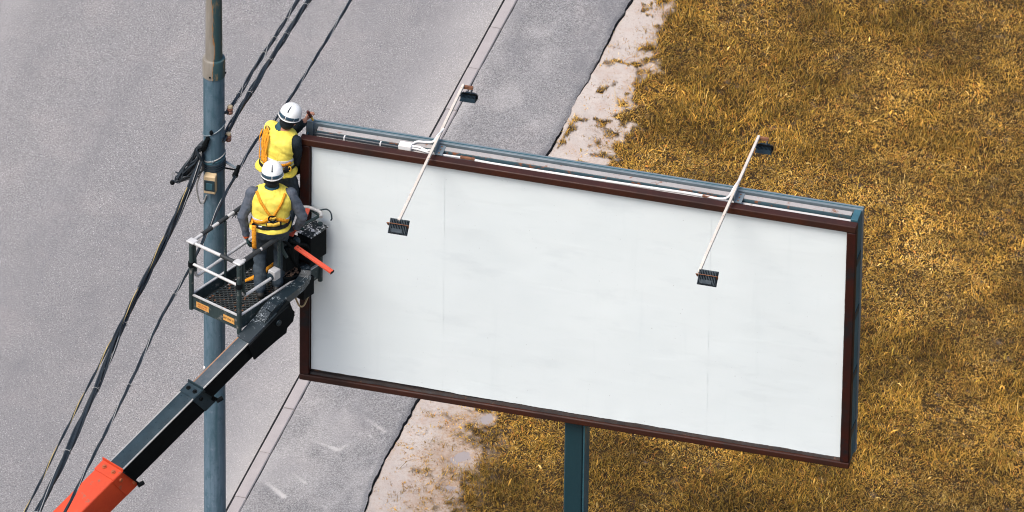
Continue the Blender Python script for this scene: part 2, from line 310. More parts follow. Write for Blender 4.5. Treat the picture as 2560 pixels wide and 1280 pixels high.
def link(name, me, mat, parent=None, bevel=0.0):
    o = bpy.data.objects.new(name, me); COL.objects.link(o)
    if mat is not None: me.materials.append(M[mat] if isinstance(mat, str) else mat)
    if parent is not None: o.parent = parent
    if bevel:
        b = o.modifiers.new('bevel', 'BEVEL'); b.width = bevel; b.segments = 2; b.limit_method = 'ANGLE'; b.angle_limit = R(50)
    return o
def thing(name, label, cat, loc=(0, 0, 0), rotz=0.0, group=None):
    o = bpy.data.objects.new(name, None); COL.objects.link(o); o.location = loc; o.rotation_euler = (0, 0, rotz)
    o.empty_display_size = 0.2; o['label'] = label; o['category'] = cat
    if group: o['group'] = group
    return o
def tag(o, label, cat, group=None):
    o['label'] = label; o['category'] = cat
    if group: o['group'] = group
    return o
def struct(o, label=None, kind='structure'):
    o['kind'] = kind
    if label: o['label'] = label
    return o
def spline(pts, n=8):
    """Catmull-Rom through pts"""
    P = [Vector(p) for p in pts]; P = [P[0] * 2 - P[1]] + P + [P[-1] * 2 - P[-2]]; out = []
    for i in range(1, len(P) - 2):
        for k in range(n):
            t = k / n; a, b, c, d = P[i - 1], P[i], P[i + 1], P[i + 2]
            out.append(0.5 * ((2 * b) + (c - a) * t + (2 * a - 5 * b + 4 * c - d) * t * t + (3 * b - a - 3 * c + d) * t ** 3))
    out.append(P[-2]); return out
def text_mesh(txt, size):
    cu = bpy.data.curves.new('lettering', 'FONT'); cu.body = txt; cu.size = size; cu.extrude = 0.0006; cu.align_x = 'CENTER'; cu.align_y = 'CENTER'
    o = bpy.data.objects.new('lettering_source', cu); COL.objects.link(o); bpy.context.view_layer.update()
    me = bpy.data.meshes.new_from_object(o.evaluated_get(bpy.context.evaluated_depsgraph_get()))
    bpy.data.objects.remove(o); bpy.data.curves.remove(cu); return me

# numpy value noise
def vnoise(x, y, seed=0):
    rs = np.random.RandomState(seed); L = rs.rand(256, 256)
    xi = np.floor(x).astype(int); yi = np.floor(y).astype(int); fx = x - xi; fy = y - yi
    fx = fx * fx * (3 - 2 * fx); fy = fy * fy * (3 - 2 * fy)
    g = lambda i, j: L[i % 256, j % 256]
    return (g(xi, yi) * (1 - fx) + g(xi + 1, yi) * fx) * (1 - fy) + (g(xi, yi + 1) * (1 - fx) + g(xi + 1, yi + 1) * fx) * fy
def fbm(x, y, seed=0, oct=4):
    s = 0; a = 0.5; t = 0
    for i in range(oct):
        s = s + a * vnoise(x * 2 ** i + 17.3 * i, y * 2 ** i + 5.1 * i, seed + i); t += a; a *= 0.5
    return s / t
def sstep(a, b, x):
    t = np.clip((x - a) / (b - a), 0, 1); return t * t * (3 - 2 * t)

# ================================================================== THE GROUND
PAVE_Z = 0.10
K0 = at_z(575, 1262, PAVE_Z); K1 = at_z(1262, 0, PAVE_Z)
RD = (K1 - K0); RD.z = 0; RD.normalize()                       # along the road
RB = Vector((RD.y, -RD.x, 0))                                   # across, towards the grass
def ab(P):
    q = Vector(P) - K0; return q.dot(RD), q.dot(RB)
def AB(a, b, z):
    return (K0.x + RD.x * a + RB.x * b, K0.y + RD.y * a + RB.y * b, z)
A0, A1 = -14.0, 24.0
edge_px = [(1572, 0), (1530, 75), (1492, 150), (1446, 235), (1402, 320), (1362, 385), (1040, 992), (1005, 1052), (962, 1130), (925, 1215), (903, 1282)]
ed = sorted(ab(at_z(x, y, PAVE_Z)) for x, y in edge_px)
edA = np.array([e[0] for e in ed]); edB = np.array([e[1] for e in ed])
def edge_b(a):
    return np.interp(a, edA, edB) + 0.05 * (fbm(a * 3.1, a * 0 + 2, 40) - 0.5) + 0.022 * (fbm(a * 14, a * 0 + 5, 47) - 0.5) + 0.05 * (fbm(a * 0.9, a * 0 + 9, 44) - 0.5)
grass_px = [(1668, 0), (1632, 70), (1598, 140), (1566, 205), (1530, 262), (1500, 320), (1482, 400), (1140, 1015), (1100, 1080), (1075, 1150), (1055, 1215), (1040, 1282)]
gr = sorted(ab(at_z(x, y, 0.05)) for x, y in grass_px)
grA = np.array([e[0] for e in gr]); grB = np.array([e[1] for e in gr])
def grass_b(a): return np.interp(a, grA, grB)
def grass_density(a, b):
    d = b - grass_b(a)
    soft = np.where(a < 2.6, 0.75, 0.26)                         # the near end thins out over a wider strip
    n = fbm(a * 2.3, b * 2.3, 60, 4) - 0.5; n2 = fbm(a * 7, b * 7, 64, 3) - 0.5
    p = sstep(-0.12, soft, d + n * 0.85 + n2 * 0.5); p = np.maximum(p, np.where(a < 2.6, 0.5, 0.12) * sstep(-0.75, 0.05, d + n * 0.9) * sstep(0.44, 0.60, fbm(a * 11, b * 11, 67, 2)))
    for (pa_, pb_, pr_) in PUD: p = p * (1 - np.exp(-(((a - pa_) / (pr_ * 1.2)) ** 2 + ((b - pb_) / pr_) ** 2) ** 2))
    e = b - edge_b(a)
    tuft = (fbm(a * 5.0, b * 5.0, 70, 3) > 0.645) & (e > 0.06) & (a > 4)
    return np.where(tuft, np.maximum(p, 0.75), p) * (e > 0.03)

def grid_mesh(name, aa, bfun, nb, zfun, mat):
    """strip of quads: for each a in aa, nb+1 points across given by bfun(a, t)"""
    A = np.repeat(aa[:, None], nb + 1, 1); T = np.repeat(np.linspace(0, 1, nb + 1)[None], len(aa), 0)
    Bv = bfun(A, T); Z = zfun(A, Bv)
    P = np.stack([K0.x + RD.x * A + RB.x * Bv, K0.y + RD.y * A + RB.y * Bv, Z], -1).reshape(-1, 3)
    n = nb + 1; i = np.arange((len(aa) - 1) * nb); r = i // nb; c = i % nb; q = r * n + c
    F = np.stack([q, q + 1, q + n + 1, q + n], 1)
    # orient upwards
    F = F[:, ::-1]
    me = bpy.data.meshes.new(name); me.vertices.add(len(P)); me.vertices.foreach_set('co', P.ravel())
    me.loops.add(F.size); me.loops.foreach_set('vertex_index', F.ravel().astype(np.int32))
    me.polygons.add(len(F)); me.polygons.foreach_set('loop_start', np.arange(0, F.size, 4, dtype=np.int32)); me.polygons.foreach_set('loop_total', np.full(len(F), 4, np.int32))
    me.update(calc_edges=True); me.validate()
    if me.polygons[0].normal.z < 0: me.flip_normals()
    me.polygons.foreach_set('use_smooth', [True] * len(me.polygons))
    return link(name, me, mat), A.ravel(), Bv.ravel()
def set_attr(o, name, vals):
    a = o.data.attributes.new(name, 'FLOAT', 'POINT'); a.data.foreach_set('value', np.asarray(vals, np.float32))

# road
road, RA, RBv = grid_mesh('road', np.linspace(A0, A1, 320), lambda A, T: -16 + 15.94 * T, 130, lambda A, Bv: 0.012 * (fbm(A * 0.4, Bv * 0.4, 5) - 0.5) + 0.0 * A, 'road')
band = sstep(-0.95, -0.25, RBv) * 0.22 * (0.4 + fbm(RA * 1.3, RBv * 1.3, 8)) + sstep(-0.28, -0.05, RBv) * 0.25 * fbm(RA * 1.7, RBv * 4, 9)
wear = 0.28 * sstep(0.5, 0.75, fbm(RBv * 1.6 + 0.25 * fbm(RA * 0.5, RBv, 12), RA * 0.10, 13, 4)) + 0.2 * sstep(0.60, 0.72, fbm(RBv * 3.5, RA * 1.2, 15, 4))
pale = 0.14 * sstep(0.52, 0.75, fbm(RBv * 1.1 + 7, RA * 0.08, 17, 4))
set_attr(road, 'stain', np.clip(np.maximum(band, pale), 0, 0.6)); set_attr(road, 'wear', np.clip(wear, 0, 0.7)); struct(road)
# wider flat ground so the place goes on to the horizon
g = MB(); g.add([(-1500, -1500, -0.12), (1500, -1500, -0.12), (1500, 1500, -0.12), (-1500, 1500, -0.12)], [(0, 1, 2, 3)]); struct(g.build('ground', 'farground', smooth=False))
# kerb of single stones
kerb = MB(); kb = kerb
P = [Vector(AB(A0, 0.004, -0.05)), Vector(AB(A1, 0.004, -0.05))]
kerb.prism([AB(A0, -0.085, -0.08), AB(A0, 0.15, -0.08), AB(A0, 0.15, 0.07), AB(A0, 0.006, 0.07), AB(A0, 0.006, -0.012), AB(A0, -0.085, -0.012)], RD * (A1 - A0))
kerbo = struct(kerb.build('kerb', 'bitumenshade', smooth=False))
STL = 0.875; st_me = []
j0 = ab(at_z(712, 1019, PAVE_Z))[0]
for k in range(4):
    b_ = MB(); h = STL / 2 - 0.009
    zz = [random.uniform(-0.004, 0.004) for _ in range(4)]; c_ = 0.012
    # stone with chamfered arrises
    prof = [(0, -0.06), (0.135, -0.06), (0.135, 0.10 - c_), (0.135 - c_, 0.10), (c_, 0.10), (0, 0.10 - c_)]
    pts0 = [RD * (-h) + RB * x + Vector((0, 0, z)) for x, z in prof]
    b_.prism(pts0, RD * 2 * h); me = bpy.data.meshes.new('kerb_stone'); me.from_pydata(b_.v, [], b_.f); me.materials.append(M['kerb']); st_me.append(me)
for k in range(int((A0 - j0) / STL), int((A1 - j0) / STL)):
    a_ = j0 + (k + 0.5) * STL
    o = link('kerb_stone', st_me[k % 4], None, kerbo); o.location = Vector(AB(a_, random.uniform(-0.004, 0.004), random.uniform(-0.003, 0.004)))
    o.rotation_euler = (random.uniform(-0.006, 0.006), random.uniform(-0.006, 0.006), random.uniform(-0.004, 0.004))
# footway of asphalt with its broken outer edge
aa = np.linspace(A0, A1, 1500)
pav, PA, PB = grid_mesh('pavement', aa, lambda A, T: 0.140 + 0.012 * fbm(A * 5, A * 0 + 4, 21) + (edge_b(A) - 0.140) * T, 60,
                        lambda A, Bv: PAVE_Z - 0.004 + 0.008 * (fbm(A * 0.9, Bv * 0.9, 22) - 0.5) - 0.022 * sstep(-0.03, 0.0, Bv - edge_b(A)) - 0.03 * sstep(-0.16, 0.0, Bv - edge_b(A)) * sstep(0.5, 0.75, fbm(A * 1.7, A * 0 + 6, 24)), 'pave')
stain = np.zeros(len(PA))
def scuff(px0, px1, w, s):
    a0, b0 = ab(at_z(*px0, PAVE_Z)); a1, b1 = ab(at_z(*px1, PAVE_Z)); da, db = a1 - a0, b1 - b0; L2 = da * da + db * db
    t = np.clip(((PA - a0) * da + (PB - b0) * db) / L2, 0, 1)
    d = np.hypot(PA - a0 - t * da, PB - b0 - t * db) + 0.03 * (fbm(PA * 9, PB * 9, 31) - 0.5)
    np.maximum(stain, s * (0.25 + 0.75 * t) * (1 - sstep(0.15 * w, w, d)), out=stain)
for q in [((780, 1098), (840, 1122), 0.05, 0.6), ((884, 1103), (845, 1124), 0.04, 0.5), ((648, 1190), (708, 1240), 0.055, 0.65), ((722, 1172), (762, 1206), 0.04, 0.5),
          ((905, 1040), (962, 1078), 0.04, 0.45), ((918, 1087), (926, 1088), 0.03, 0.6), ((792, 1258), (815, 1268), 0.05, 0.4)]: scuff(*q)
drift = sstep(0.52, 0.72, fbm(PA * 1.1, PB * 1.6, 33)) * 0.18 + 0.10 * sstep(0.35, 0.15, PB)
set_attr(pav, 'wear', 0.45 * sstep(0.55, 0.75, fbm(PA * 1.5, PB * 2.5, 35, 4)) + 0.5 * sstep(0.10, 0.0, edge_b(PA) - PB) * fbm(PA * 6, PB * 6, 36)); set_attr(pav, 'stain', np.clip(np.maximum(stain, drift), 0, 0.8)); struct(pav)
# broken side of the footway, the gap's shade put into its dark colour
sk = MB(); A_ = aa[::2]; top = edge_b(A_)
vs = [AB(a, b, PAVE_Z - 0.03) for a, b in zip(A_, top)] + [AB(a, b + 0.02 * fbm(np.array([a * 4.]), np.array([1.]), 51)[0] + 0.004, -0.05) for a, b in zip(A_, top)]
n = len(A_); sk.add(vs, [(i, i + n, i + n + 1, i + 1) for i in range(n - 1)]); sko = sk.build('footway_edge', 'bitumenshade', pav)
# verge: dirt strip and soil
aa = np.linspace(-7, 17, 800); 
PUD = [(*ab(at_z(cx, cy, 0.04)), r_) for cx, cy, r_ in ((1150, 1142, 0.16), (1216, 1046, 0.11), (1240, 1008, 0.10), (1130, 1215, 0.08))]
def verge_b(A, T): return edge_b(A) + 0.006 + 11.0 * (0.28 * T + 0.72 * T ** 2.2)
def verge_z(A, Bv):
    e = Bv - edge_b(A)
    # ditch beside the footway, filled with blown sand here and there
    fill = sstep(0.30, 0.55, fbm(A * 1.3, A * 0 + 3, 81))
    z = 0.045 + 0.03 * (fbm(A * 1.2, Bv * 1.2, 82) - 0.5) + 0.018 * (fbm(A * 6, Bv * 6, 83) - 0.5)
    z = z + 0.018 * fill * sstep(0.35, 0.0, e)
    for (pa_, pb_, pr_) in PUD: z = z - 0.045 * np.exp(-(((A - pa_) / (pr_ * 1.25)) ** 2 + ((Bv - pb_) / pr_) ** 2)) * (0.35 + 1.1 * fbm(A * 9, Bv * 9, 86, 3)) 
    return z - (0.05 * (1 - fill) + 0.002) * sstep(0.025, 0.0, e)
dirt, DA, DB = grid_mesh('dirt_verge', aa, verge_b, 250, verge_z, 'dirt')
soil = sstep(0.42, 0.90, grass_density(DA, DB) + 0.7 * (fbm(DA * 12, DB * 12, 90, 3) - 0.5))
bare = sstep(0.62, 0.65, fbm(DA * 1.6, DB * 1.6, 91) + 0.25 * (fbm(DA * 13, DB * 13, 95, 3) - 0.5)) * (DA < 3.2) * sstep(0.9, 0.4, DB - grass_b(DA))
set_attr(dirt, 'soil', np.clip(soil - 0.6 * bare, 0, 1))
gd_ = DB - grass_b(DA) + 0.5 * (fbm(DA * 3, DB * 3, 97, 4) - 0.5); set_attr(dirt, 'mud', np.where(DA < 3.2, 0.85, 0.4) * sstep(np.where(DA < 3.2, -0.30, -0.15), 0.15, gd_) * (0.45 + 0.8 * fbm(DA * 9, DB * 9, 98, 3)))
# tyre tread prints pressed in the sand near the footway
def tread(px0, px1, w):
    a0, b0 = ab(at_z(*px0, 0.05)); a1, b1 = ab(at_z(*px1, 0.05)); L = math.hypot(a1 - a0, b1 - b0); da, db = (a1 - a0) / L, (b1 - b0) / L
    t = (DA - a0) * da + (DB - b0) * db; s = (DA - a0) * -db + (DB - b0) * da
    return ((t > 0) & (t < L) & (abs(s) < w)) * (0.5 + 0.5 * np.sin((t + abs(s) * 0.6) * 2 * math.pi / 0.045)) * (0.4 + 0.6 * fbm(t * 5, s * 5, 93))
tk = np.maximum.reduce([tread((1010, 1262), (1032, 1180), 0.05), tread((962, 1160), (985, 1110), 0.05), tread((1050, 1060), (1078, 1010), 0.05)])
set_attr(dirt, 'track', tk); struct(dirt)
# puddle
for (pa_, pb_, pr_) in PUD:
    p1 = MB(); p1.add([AB(pa_ + 1.7 * pr_ * math.sin(6.2832 * k / 32), pb_ + 1.35 * pr_ * math.cos(6.2832 * k / 32), 0.016) for k in range(32)], [tuple(range(32))]); struct(p1.build('puddle', 'puddle', smooth=False))

# grass blades: one mass, real blades with their own colours
rs = np.random.RandomState(3); area_a = (-4.5, 14.5); area_b = (0.9, 10.5)
N = 1150000
a = rs.uniform(*area_a, N); b = rs.uniform(*area_b, N)
P = np.stack([K0.x + RD.x * a + RB.x * b, K0.y + RD.y * a + RB.y * b, np.zeros(N)], 1)
px, py = to_px(P); keep = (px > 700) & (px < 2760) & (py > -180) & (py < 1480)
a, b, P = a[keep], b[keep], P[keep]
den = grass_density(a, b); clump = fbm(a * 1.5, b * 1.5, 100, 4); mott = fbm(a * 5.5, b * 5.5, 110, 3); micro = fbm(a * 16, b * 16, 116, 2)
den *= 0.5 + 0.5 * sstep(0.30, 0.48, micro + 0.25 * (mott - 0.5))
keep = rs.rand(len(a)) < den; a, b, P, den, clump, mott, micro = (x[keep] for x in (a, b, P, den, clump, mott, micro)); n = len(a)
P[:, 2] = verge_z(a, b) - 0.004
clump = 0.6 * clump + 0.4 * fbm(a * 0.55, b * 0.55, 105, 3); clump = 0.5 + (clump - 0.5) * 1.5; tall = sstep(0.48, 0.68, clump)
L = (0.040 + 0.044 * rs.rand(n) ** 1.8) * (0.75 + 0.55 * tall) * (0.55 + 0.45 * den)
wd = 0.0026 + 0.0034 * rs.rand(n); leaf = rs.rand(n) < 0.012; wd[leaf] = 0.012 + 0.012 * rs.rand(leaf.sum()); L[leaf] *= 1.25
straw = rs.rand(n) < 0.004; L[straw] = 0.12 + 0.1 * rs.rand(straw.sum()); wd[straw] = 0.006
flow = 6.28 * fbm(a * 1.1, b * 1.1, 120, 2) * 2
th = np.where(rs.rand(n) < 0.22, flow + rs.normal(0, 0.7, n), rs.rand(n) * 6.283)
lean = np.clip(rs.normal(0.95, 0.33, n) - 0.3 * tall, 0.15, 1.5)
dx, dy = np.cos(th), np.sin(th); sx_, sy_ = -dy, dx
roll = rs.uniform(-0.6, 0.6, n)
def pt(t, w, side):
    ang = lean * (0.45 + 0.75 * t); r = L * t
    hx = r * np.sin(ang); hz = r * np.cos(ang)
    return np.stack([P[:, 0] + dx * hx + sx_ * w * side * np.cos(roll), P[:, 1] + dy * hx + sy_ * w * side * np.cos(roll), P[:, 2] + np.maximum(hz, 0.004) + w * side * np.sin(roll)], 1)
V = np.stack([pt(0.0, wd * 0.4, -1), pt(0.0, wd * 0.4, 1), pt(0.55, wd * 0.5, 1), pt(0.55, wd * 0.5, -1), pt(1.0, wd * 0, 1)], 1).reshape(-1, 3)
base = np.arange(n) * 5
lv = np.concatenate([np.stack([base, base + 1, base + 2, base + 3], 1).ravel(), np.stack([base + 3, base + 2, base + 4], 1).ravel()]).astype(np.int32)
ls = np.concatenate([np.arange(n) * 4, n * 4 + np.arange(n) * 3]).astype(np.int32); lt = np.concatenate([np.full(n, 4), np.full(n, 3)]).astype(np.int32)
me = bpy.data.meshes.new('grass'); me.vertices.add(len(V)); me.vertices.foreach_set('co', V.ravel())
me.loops.add(len(lv)); me.loops.foreach_set('vertex_index', lv); me.polygons.add(2 * n); me.polygons.foreach_set('loop_start', ls); me.polygons.foreach_set('loop_total', lt)
me.update(calc_edges=True)
pal = np.array([(0.50, 0.278, 0.046), (0.40, 0.214, 0.032), (0.68, 0.455, 0.14), (0.21, 0.132, 0.018), (0.45, 0.18, 0.035), (0.075, 0.055, 0.012), (0.40, 0.265, 0.038)])
w = np.stack([1.0 + 0 * mott, 0.6 + 0.6 * mott, 0.10 + 2.2 * np.clip(0.50 - clump, 0, 1) + 0.5 * np.clip(mott - 0.5, 0, 1), 0.15 + 2.6 * np.clip(clump - 0.48, 0, 1), 0.10 + 1.2 * np.clip(0.42 - mott, 0, 1) + 0.35 * (1 - den), 0.05 + 1.6 * np.clip(clump - 0.56, 0, 1), 0.25 + 1.2 * np.clip(mott - 0.5, 0, 1)], 1)
w /= w.sum(1, keepdims=True); cw = np.cumsum(w, 1); pick = (rs.rand(n)[:, None] > cw).sum(1).clip(0, 6)
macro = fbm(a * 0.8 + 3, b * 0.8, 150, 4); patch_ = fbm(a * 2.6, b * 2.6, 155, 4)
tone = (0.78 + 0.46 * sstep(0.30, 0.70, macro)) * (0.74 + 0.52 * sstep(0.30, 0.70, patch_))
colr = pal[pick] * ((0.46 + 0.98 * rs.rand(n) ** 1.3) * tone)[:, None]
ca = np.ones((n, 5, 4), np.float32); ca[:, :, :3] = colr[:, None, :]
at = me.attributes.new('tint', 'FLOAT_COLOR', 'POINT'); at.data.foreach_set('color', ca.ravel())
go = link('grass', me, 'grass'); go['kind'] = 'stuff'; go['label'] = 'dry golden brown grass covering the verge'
print('grass blades', n)

# ================================================================== THE BILLBOARD
BL = at_z(750, 943, ZB); BR = at_z(2124, 1168, ZB)
BW = (BR - BL).length; BANG = math.atan2(BR.y - BL.y, BR.x - BL.x)
BH = at_y(749, 341, BL.y).z - ZB
print('board', BW, BH, math.degrees(BANG))
BMAT = Matrix.Translation(BL) @ Matrix.Rotation(BANG, 4, 'Z'); BINV = BMAT.inverted()
postx = BINV @ at_plane(1441, 1075, BL, BMAT.to_3x3() @ Vector((0, 1, 0)))
bb = thing('billboard', 'large blank white billboard with brown frame on a dark teal post', 'billboard', (BL.x, BL.y, 0), BANG)
Z0, Z1 = ZB, ZB + BH                                              # lower and upper outer edge, local z = world z
D = 0.34                                                          # depth front to back
# post
p = MB(); pxc = postx.x - 0.045; p.box((pxc - 0.10, 0.05, 0.0), (pxc + 0.10, 0.31, Z0 + 0.3)); p.build('post', 'post', bb, bevel=0.015)
p = MB(); p.box((pxc + 0.102, 0.07, 0.0), (pxc + 0.122, 0.29, Z0 + 0.25)); p.build('post_flange', 'teal', bb, bevel=0.004)
p = MB(); p.box((pxc - 0.25, -0.08, -0.05), (pxc + 0.25, 0.44, 0.08)); p.build('post_footing', 'kerb', bb, bevel=0.02)
# front frame
fy0, fy1 = -0.045, 0.06
def rail_bar(name, a, b, mat='brown', bev=0.012): 
    q = MB(); q.box(a, b); return q.build(name, mat, bb, bevel=bev)
rail_bar('frame_rail', (0.0, fy0, Z1 - 0.085), (BW, fy1, Z1))
rail_bar('frame_rail', (0.0, fy0, Z0), (BW, fy1, Z0 + 0.075))
rail_bar('frame_stile', mat='brownshade', a=(0.002, fy0 + 0.004, Z0 + 0.077), b=(0.112, fy1 - 0.003, Z1 - 0.087))
rail_bar('frame_stile', mat='brownshade', a=(BW - 0.102, fy0 + 0.004, Z0 + 0.077), b=(BW - 0.002, fy1 - 0.003, Z1 - 0.087))
# dark tarred gap round the poster (backing board)
q = MB(); q.box((0.10, 0.022, Z0 + 0.07), (BW - 0.095, 0.05, Z1 - 0.08)); q.build('backing_board', 'tar', bb, smooth=False)
# rough ledge of old paste along the bottom rail
q = MB(); rs = np.random.RandomState(11); xs = np.linspace(0.115, BW - 0.105, 160); ztop = Z0 + 0.077 + 0.028 + 0.012 * (fbm(xs * 3, xs * 0, 130) - 0.5) * 2
vs = []; 
for x, z in zip(xs, ztop): vs += [(x, -0.012 - 0.008 * rs.rand(), Z0 + 0.0775), (x, -0.004, z - 0.006 + 0.005 * rs.rand()), (x, 0.02, z)]
q.add(vs, [(3 * i + k, 3 * i + 3 + k, 3 * i + 4 + k, 3 * i + 1 + k) for i in range(len(xs) - 1) for k in (0, 1)]); q.build('paste_ledge', 'tar', bb)
# poster sheets with wavy lower edges
x0, x1 = 0.122, BW - 0.112; zt = Z1 - 0.098
seams = [x0] + [(BINV @ at_plane(sx, 760, BL, BMAT.to_3x3() @ Vector((0, 1, 0)))).x for sx in (1107, 1441, 1772)] + [x1]
for k in range(4):
    xa, xb = seams[k] - (0.004 if k else 0), seams[k + 1] + (0.004 if k < 3 else 0); nx, nz = 46, 60
    yb = 0.012 + (0.0012 if k % 2 else 0.0)
    xs = np.linspace(0, 1, nx); zs = np.linspace(0, 1, nz); X = np.zeros((nx, nz)); Zz = np.zeros((nx, nz)); Y = np.zeros((nx, nz))
    for i, u in enumerate(xs):
        xx = xa + (xb - xa) * u
        low = Z0 + 0.112 + 0.018 * (fbm(np.array([xx * 2.1]), np.array([3.]), 140)[0] - 0.4) + 0.008 * (fbm(np.array([xx * 9]), np.array([1.]), 141)[0] - 0.5) + 0.022 * max(0.0, min(1.0, (2.2 - xx) / 1.8))
        low -= 0.018 * max(0, (xx - 3.5) / 3)
        Zz[i] = low + (zt - low) * zs; jag = 0.004 * (fbm(zs * 40, zs * 0 + k, 142) - 0.5) * (1 if (i in (0, nx - 1)) else 0); X[i] = xx + jag
        Y[i] = yb - 0.004 * (fbm(np.full(nz, xx * 1.4), Zz[i] * 2.2, 143) - 0.5) * 2 - 0.001 * (fbm(np.full(nz, xx * 5), Zz[i] * 9, 144) - 0.5) * 2 - 0.010 * np.exp(-zs * 18) * (fbm(np.full(nz, xx * 6), zs, 145))
        if i in (0, nx - 1): Y[i] -= 0.0007 * sstep(0.55, 0.6, fbm(zs * 9, zs * 0 + k * 3, 146))
    q = MB(); q.add([(X[i, j], Y[i, j], Zz[i, j]) for i in range(nx) for j in range(nz)], [(i * nz + j, (i + 1) * nz + j, (i + 1) * nz + j + 1, i * nz + j + 1) for i in range(nx - 1) for j in range(nz - 1)])
    o = q.build('poster_sheet', 'paper', bb)
# torn flaps along the first seam
m = Mat('damp_paper', 0.6, 0, 0.3); m.color((0.60, 0.665, 0.68)); M['paperdamp'] = m.m
def face_pt(px, py): return BINV @ at_plane(px, py, BMAT @ Vector((0, 0.004, 0)), BMAT.to_3x3() @ Vector((0, 1, 0)))
for poly in [[(1090, 702), (1104, 700), (1106, 722), (1100, 715)], [(1094, 762), (1108, 764), (1104, 776), (1096, 772)], [(1094, 780), (1109, 782), (1106, 800), (1090, 812)], [(1080, 814), (1104, 816), (1100, 832), (1104, 848), (1076, 846)],
             [(1096, 858), (1106, 860), (1102, 888), (1094, 884)], [(1080, 894), (1104, 895), (1099, 910), (1104, 924), (1074, 926)], [(1345, 690), (1349, 690), (1348, 745), (1343, 790), (1344, 745)]]:
    q = MB(); P3 = [face_pt(*c) for c in poly]
    for v in P3: v.y = -0.001 + random.uniform(-0.006, 0.002)
    q.prism(P3, (0, -0.0015, 0)); q.build('torn_paper_flap', 'paperdamp', bb, smooth=False)
# structure between the faces
q = MB(); q.box((0.15, 0.062, Z1 - 0.06), (BW - 0.05, 0.135, Z1 - 0.035)); q.build('cable_tray', 'tray', bb, bevel=0.003)
q = MB(); q.box((0.14, 0.15, Z1 - 0.14), (BW - 0.10, 0.225, Z1 - 0.003)); q.build('top_beam', 'rustteal', bb, bevel=0.004)
q = MB(); q.box((0.14, 0.153, Z1 - 0.002), (BW - 0.10, 0.222, Z1 + 0.006)); q.build('beam_cap', 'rustpale', bb, bevel=0.002)
for za in (Z0 + 0.5, Z0 + 1.6, Z0 + 2.5):
    q = MB(); q.box((0.15, 0.08, za), (BW - 0.15, 0.26, za + 0.08)); q.build('cross_beam', 'teal', bb, bevel=0.004)
# back face: frame and sheet
by0, by1 = 0.268, D
for nm, a_, b_ in [('back_rail', (0.0, by0, Z1 - 0.08), (BW, by1, Z1 + 0.012)), ('back_rail', (0.0, by0, Z0), (BW, by1, Z0 + 0.08)),
                   ('back_stile', (0.002, by0 + .003, Z0 + 0.082), (0.1, by1 - .003, Z1 - 0.082)), ('back_stile', (BW - 0.1, by0 + .003, Z0 + 0.082), (BW - 0.002, by1 - .003, Z1 - 0.082))]:
    rail_bar(nm, a_, b_, 'steelgrey', 0.006)
q = MB(); q.box((0.0, by0 + 0.028, Z1 + 0.0125), (BW, by0 + 0.034, Z1 + 0.02)); q.build('back_rail_bead', 'teal', bb, smooth=False)
q = MB(); q.box((0.1, 0.295, Z0 + 0.08), (BW - 0.1, 0.32, Z1 - 0.08)); q.build('back_sheet', 'paper', bb, smooth=False)
# ends: vertical channels closing the sides
q = MB(); q.box((-0.004, 0.235, Z1 - 0.16), (0.075, 0.30, Z1 + 0.045)); q.build('end_channel', 'steelgrey', bb, bevel=0.004)
q = MB(); q.box((BW - 0.09, 0.075, Z1 - 0.05), (BW - 0.012, 0.266, Z1 + 0.01)); q.build('end_bracket', 'teal', bb, bevel=0.004)
for (ya, yb_, mt) in ((0.08, 0.165, 'teal'), (0.175, 0.262, 'teal')):
    q = MB(); q.box((BW - 0.03, ya, Z0 + 0.02), (BW - 0.012, yb_, Z1 - 0.055)); q.build('side_channel', mt, bb, bevel=0.003)
for zc in (Z0 + 0.35, Z0 + 1.1, Z0 + 1.9, Z0 + 2.6):
    q = MB(); q.box((BW - 0.012, 0.07, zc), (BW - 0.006, 0.266, zc + 0.09)); q.build('side_strap', 'post', bb, smooth=False)
q = MB(); q.box((0.012, 0.075, Z0 + 0.02), (0.03, 0.262, Z1 - 0.1)); q.build('side_channel', 'teal', bb, bevel=0.003)
# conduit, junction box and cables on the top
q = MB(); q.tube(spline([(0.17, 0.13, Z1 - 0.05), (0.2, 0.115, Z1 - 0.012), (0.9, 0.11, Z1 - 0.012), (1.10, 0.105, Z1 - 0.014)], 8), 0.02, 10); q.build('conduit', 'blackcable', bb)
for xx in (0.45, 0.85):
    q = MB(); q.box((xx, 0.088, Z1 - 0.034), (xx + 0.014, 0.135, Z1 + 0.012)); q.build('conduit_clip', 'white', bb, bevel=0.003)
q = MB(); q.box((1.06, 0.075, Z1 - 0.025), (1.20, 0.165, Z1 + 0.035)); q.build('junction_box', 'white', bb, bevel=0.008)
def cable(pts, r=0.009, mat='white', name='cable'):
    q = MB(); q.tube(spline(pts, 8), r, 8); return q.build(name, mat, bb)
AX = [1.45, 4.735]; AZ = Z1 + 0.075
cable([(1.19, 0.15, Z1 + 0.02), (1.24, 0.20, Z1 + 0.03), (1.34, 0.215, Z1 + 0.03), (AX[0] - 0.04, 0.22, Z1 + 0.05), (AX[0] - 0.01, 0.28, AZ + 0.012), (AX[0] + 0.02, 0.42, AZ + 0.015)], 0.012)
cable([(1.19, 0.12, Z1 + 0.015), (1.28, 0.135, Z1 + 0.01), (1.36, 0.11, Z1 + 0.0), (AX[0] - 0.02, 0.05, AZ - 0.02)], 0.012)
cable([(1.19, 0.10, Z1 + 0.005), (1.28, 0.11, Z1 - 0.005), (1.38, 0.09, Z1 - 0.005), (AX[0] + 0.06, 0.09, Z1 - 0.01), (1.62, 0.10, Z1 - 0.015), (1.78, 0.10, Z1 - 0.01)], 0.010)
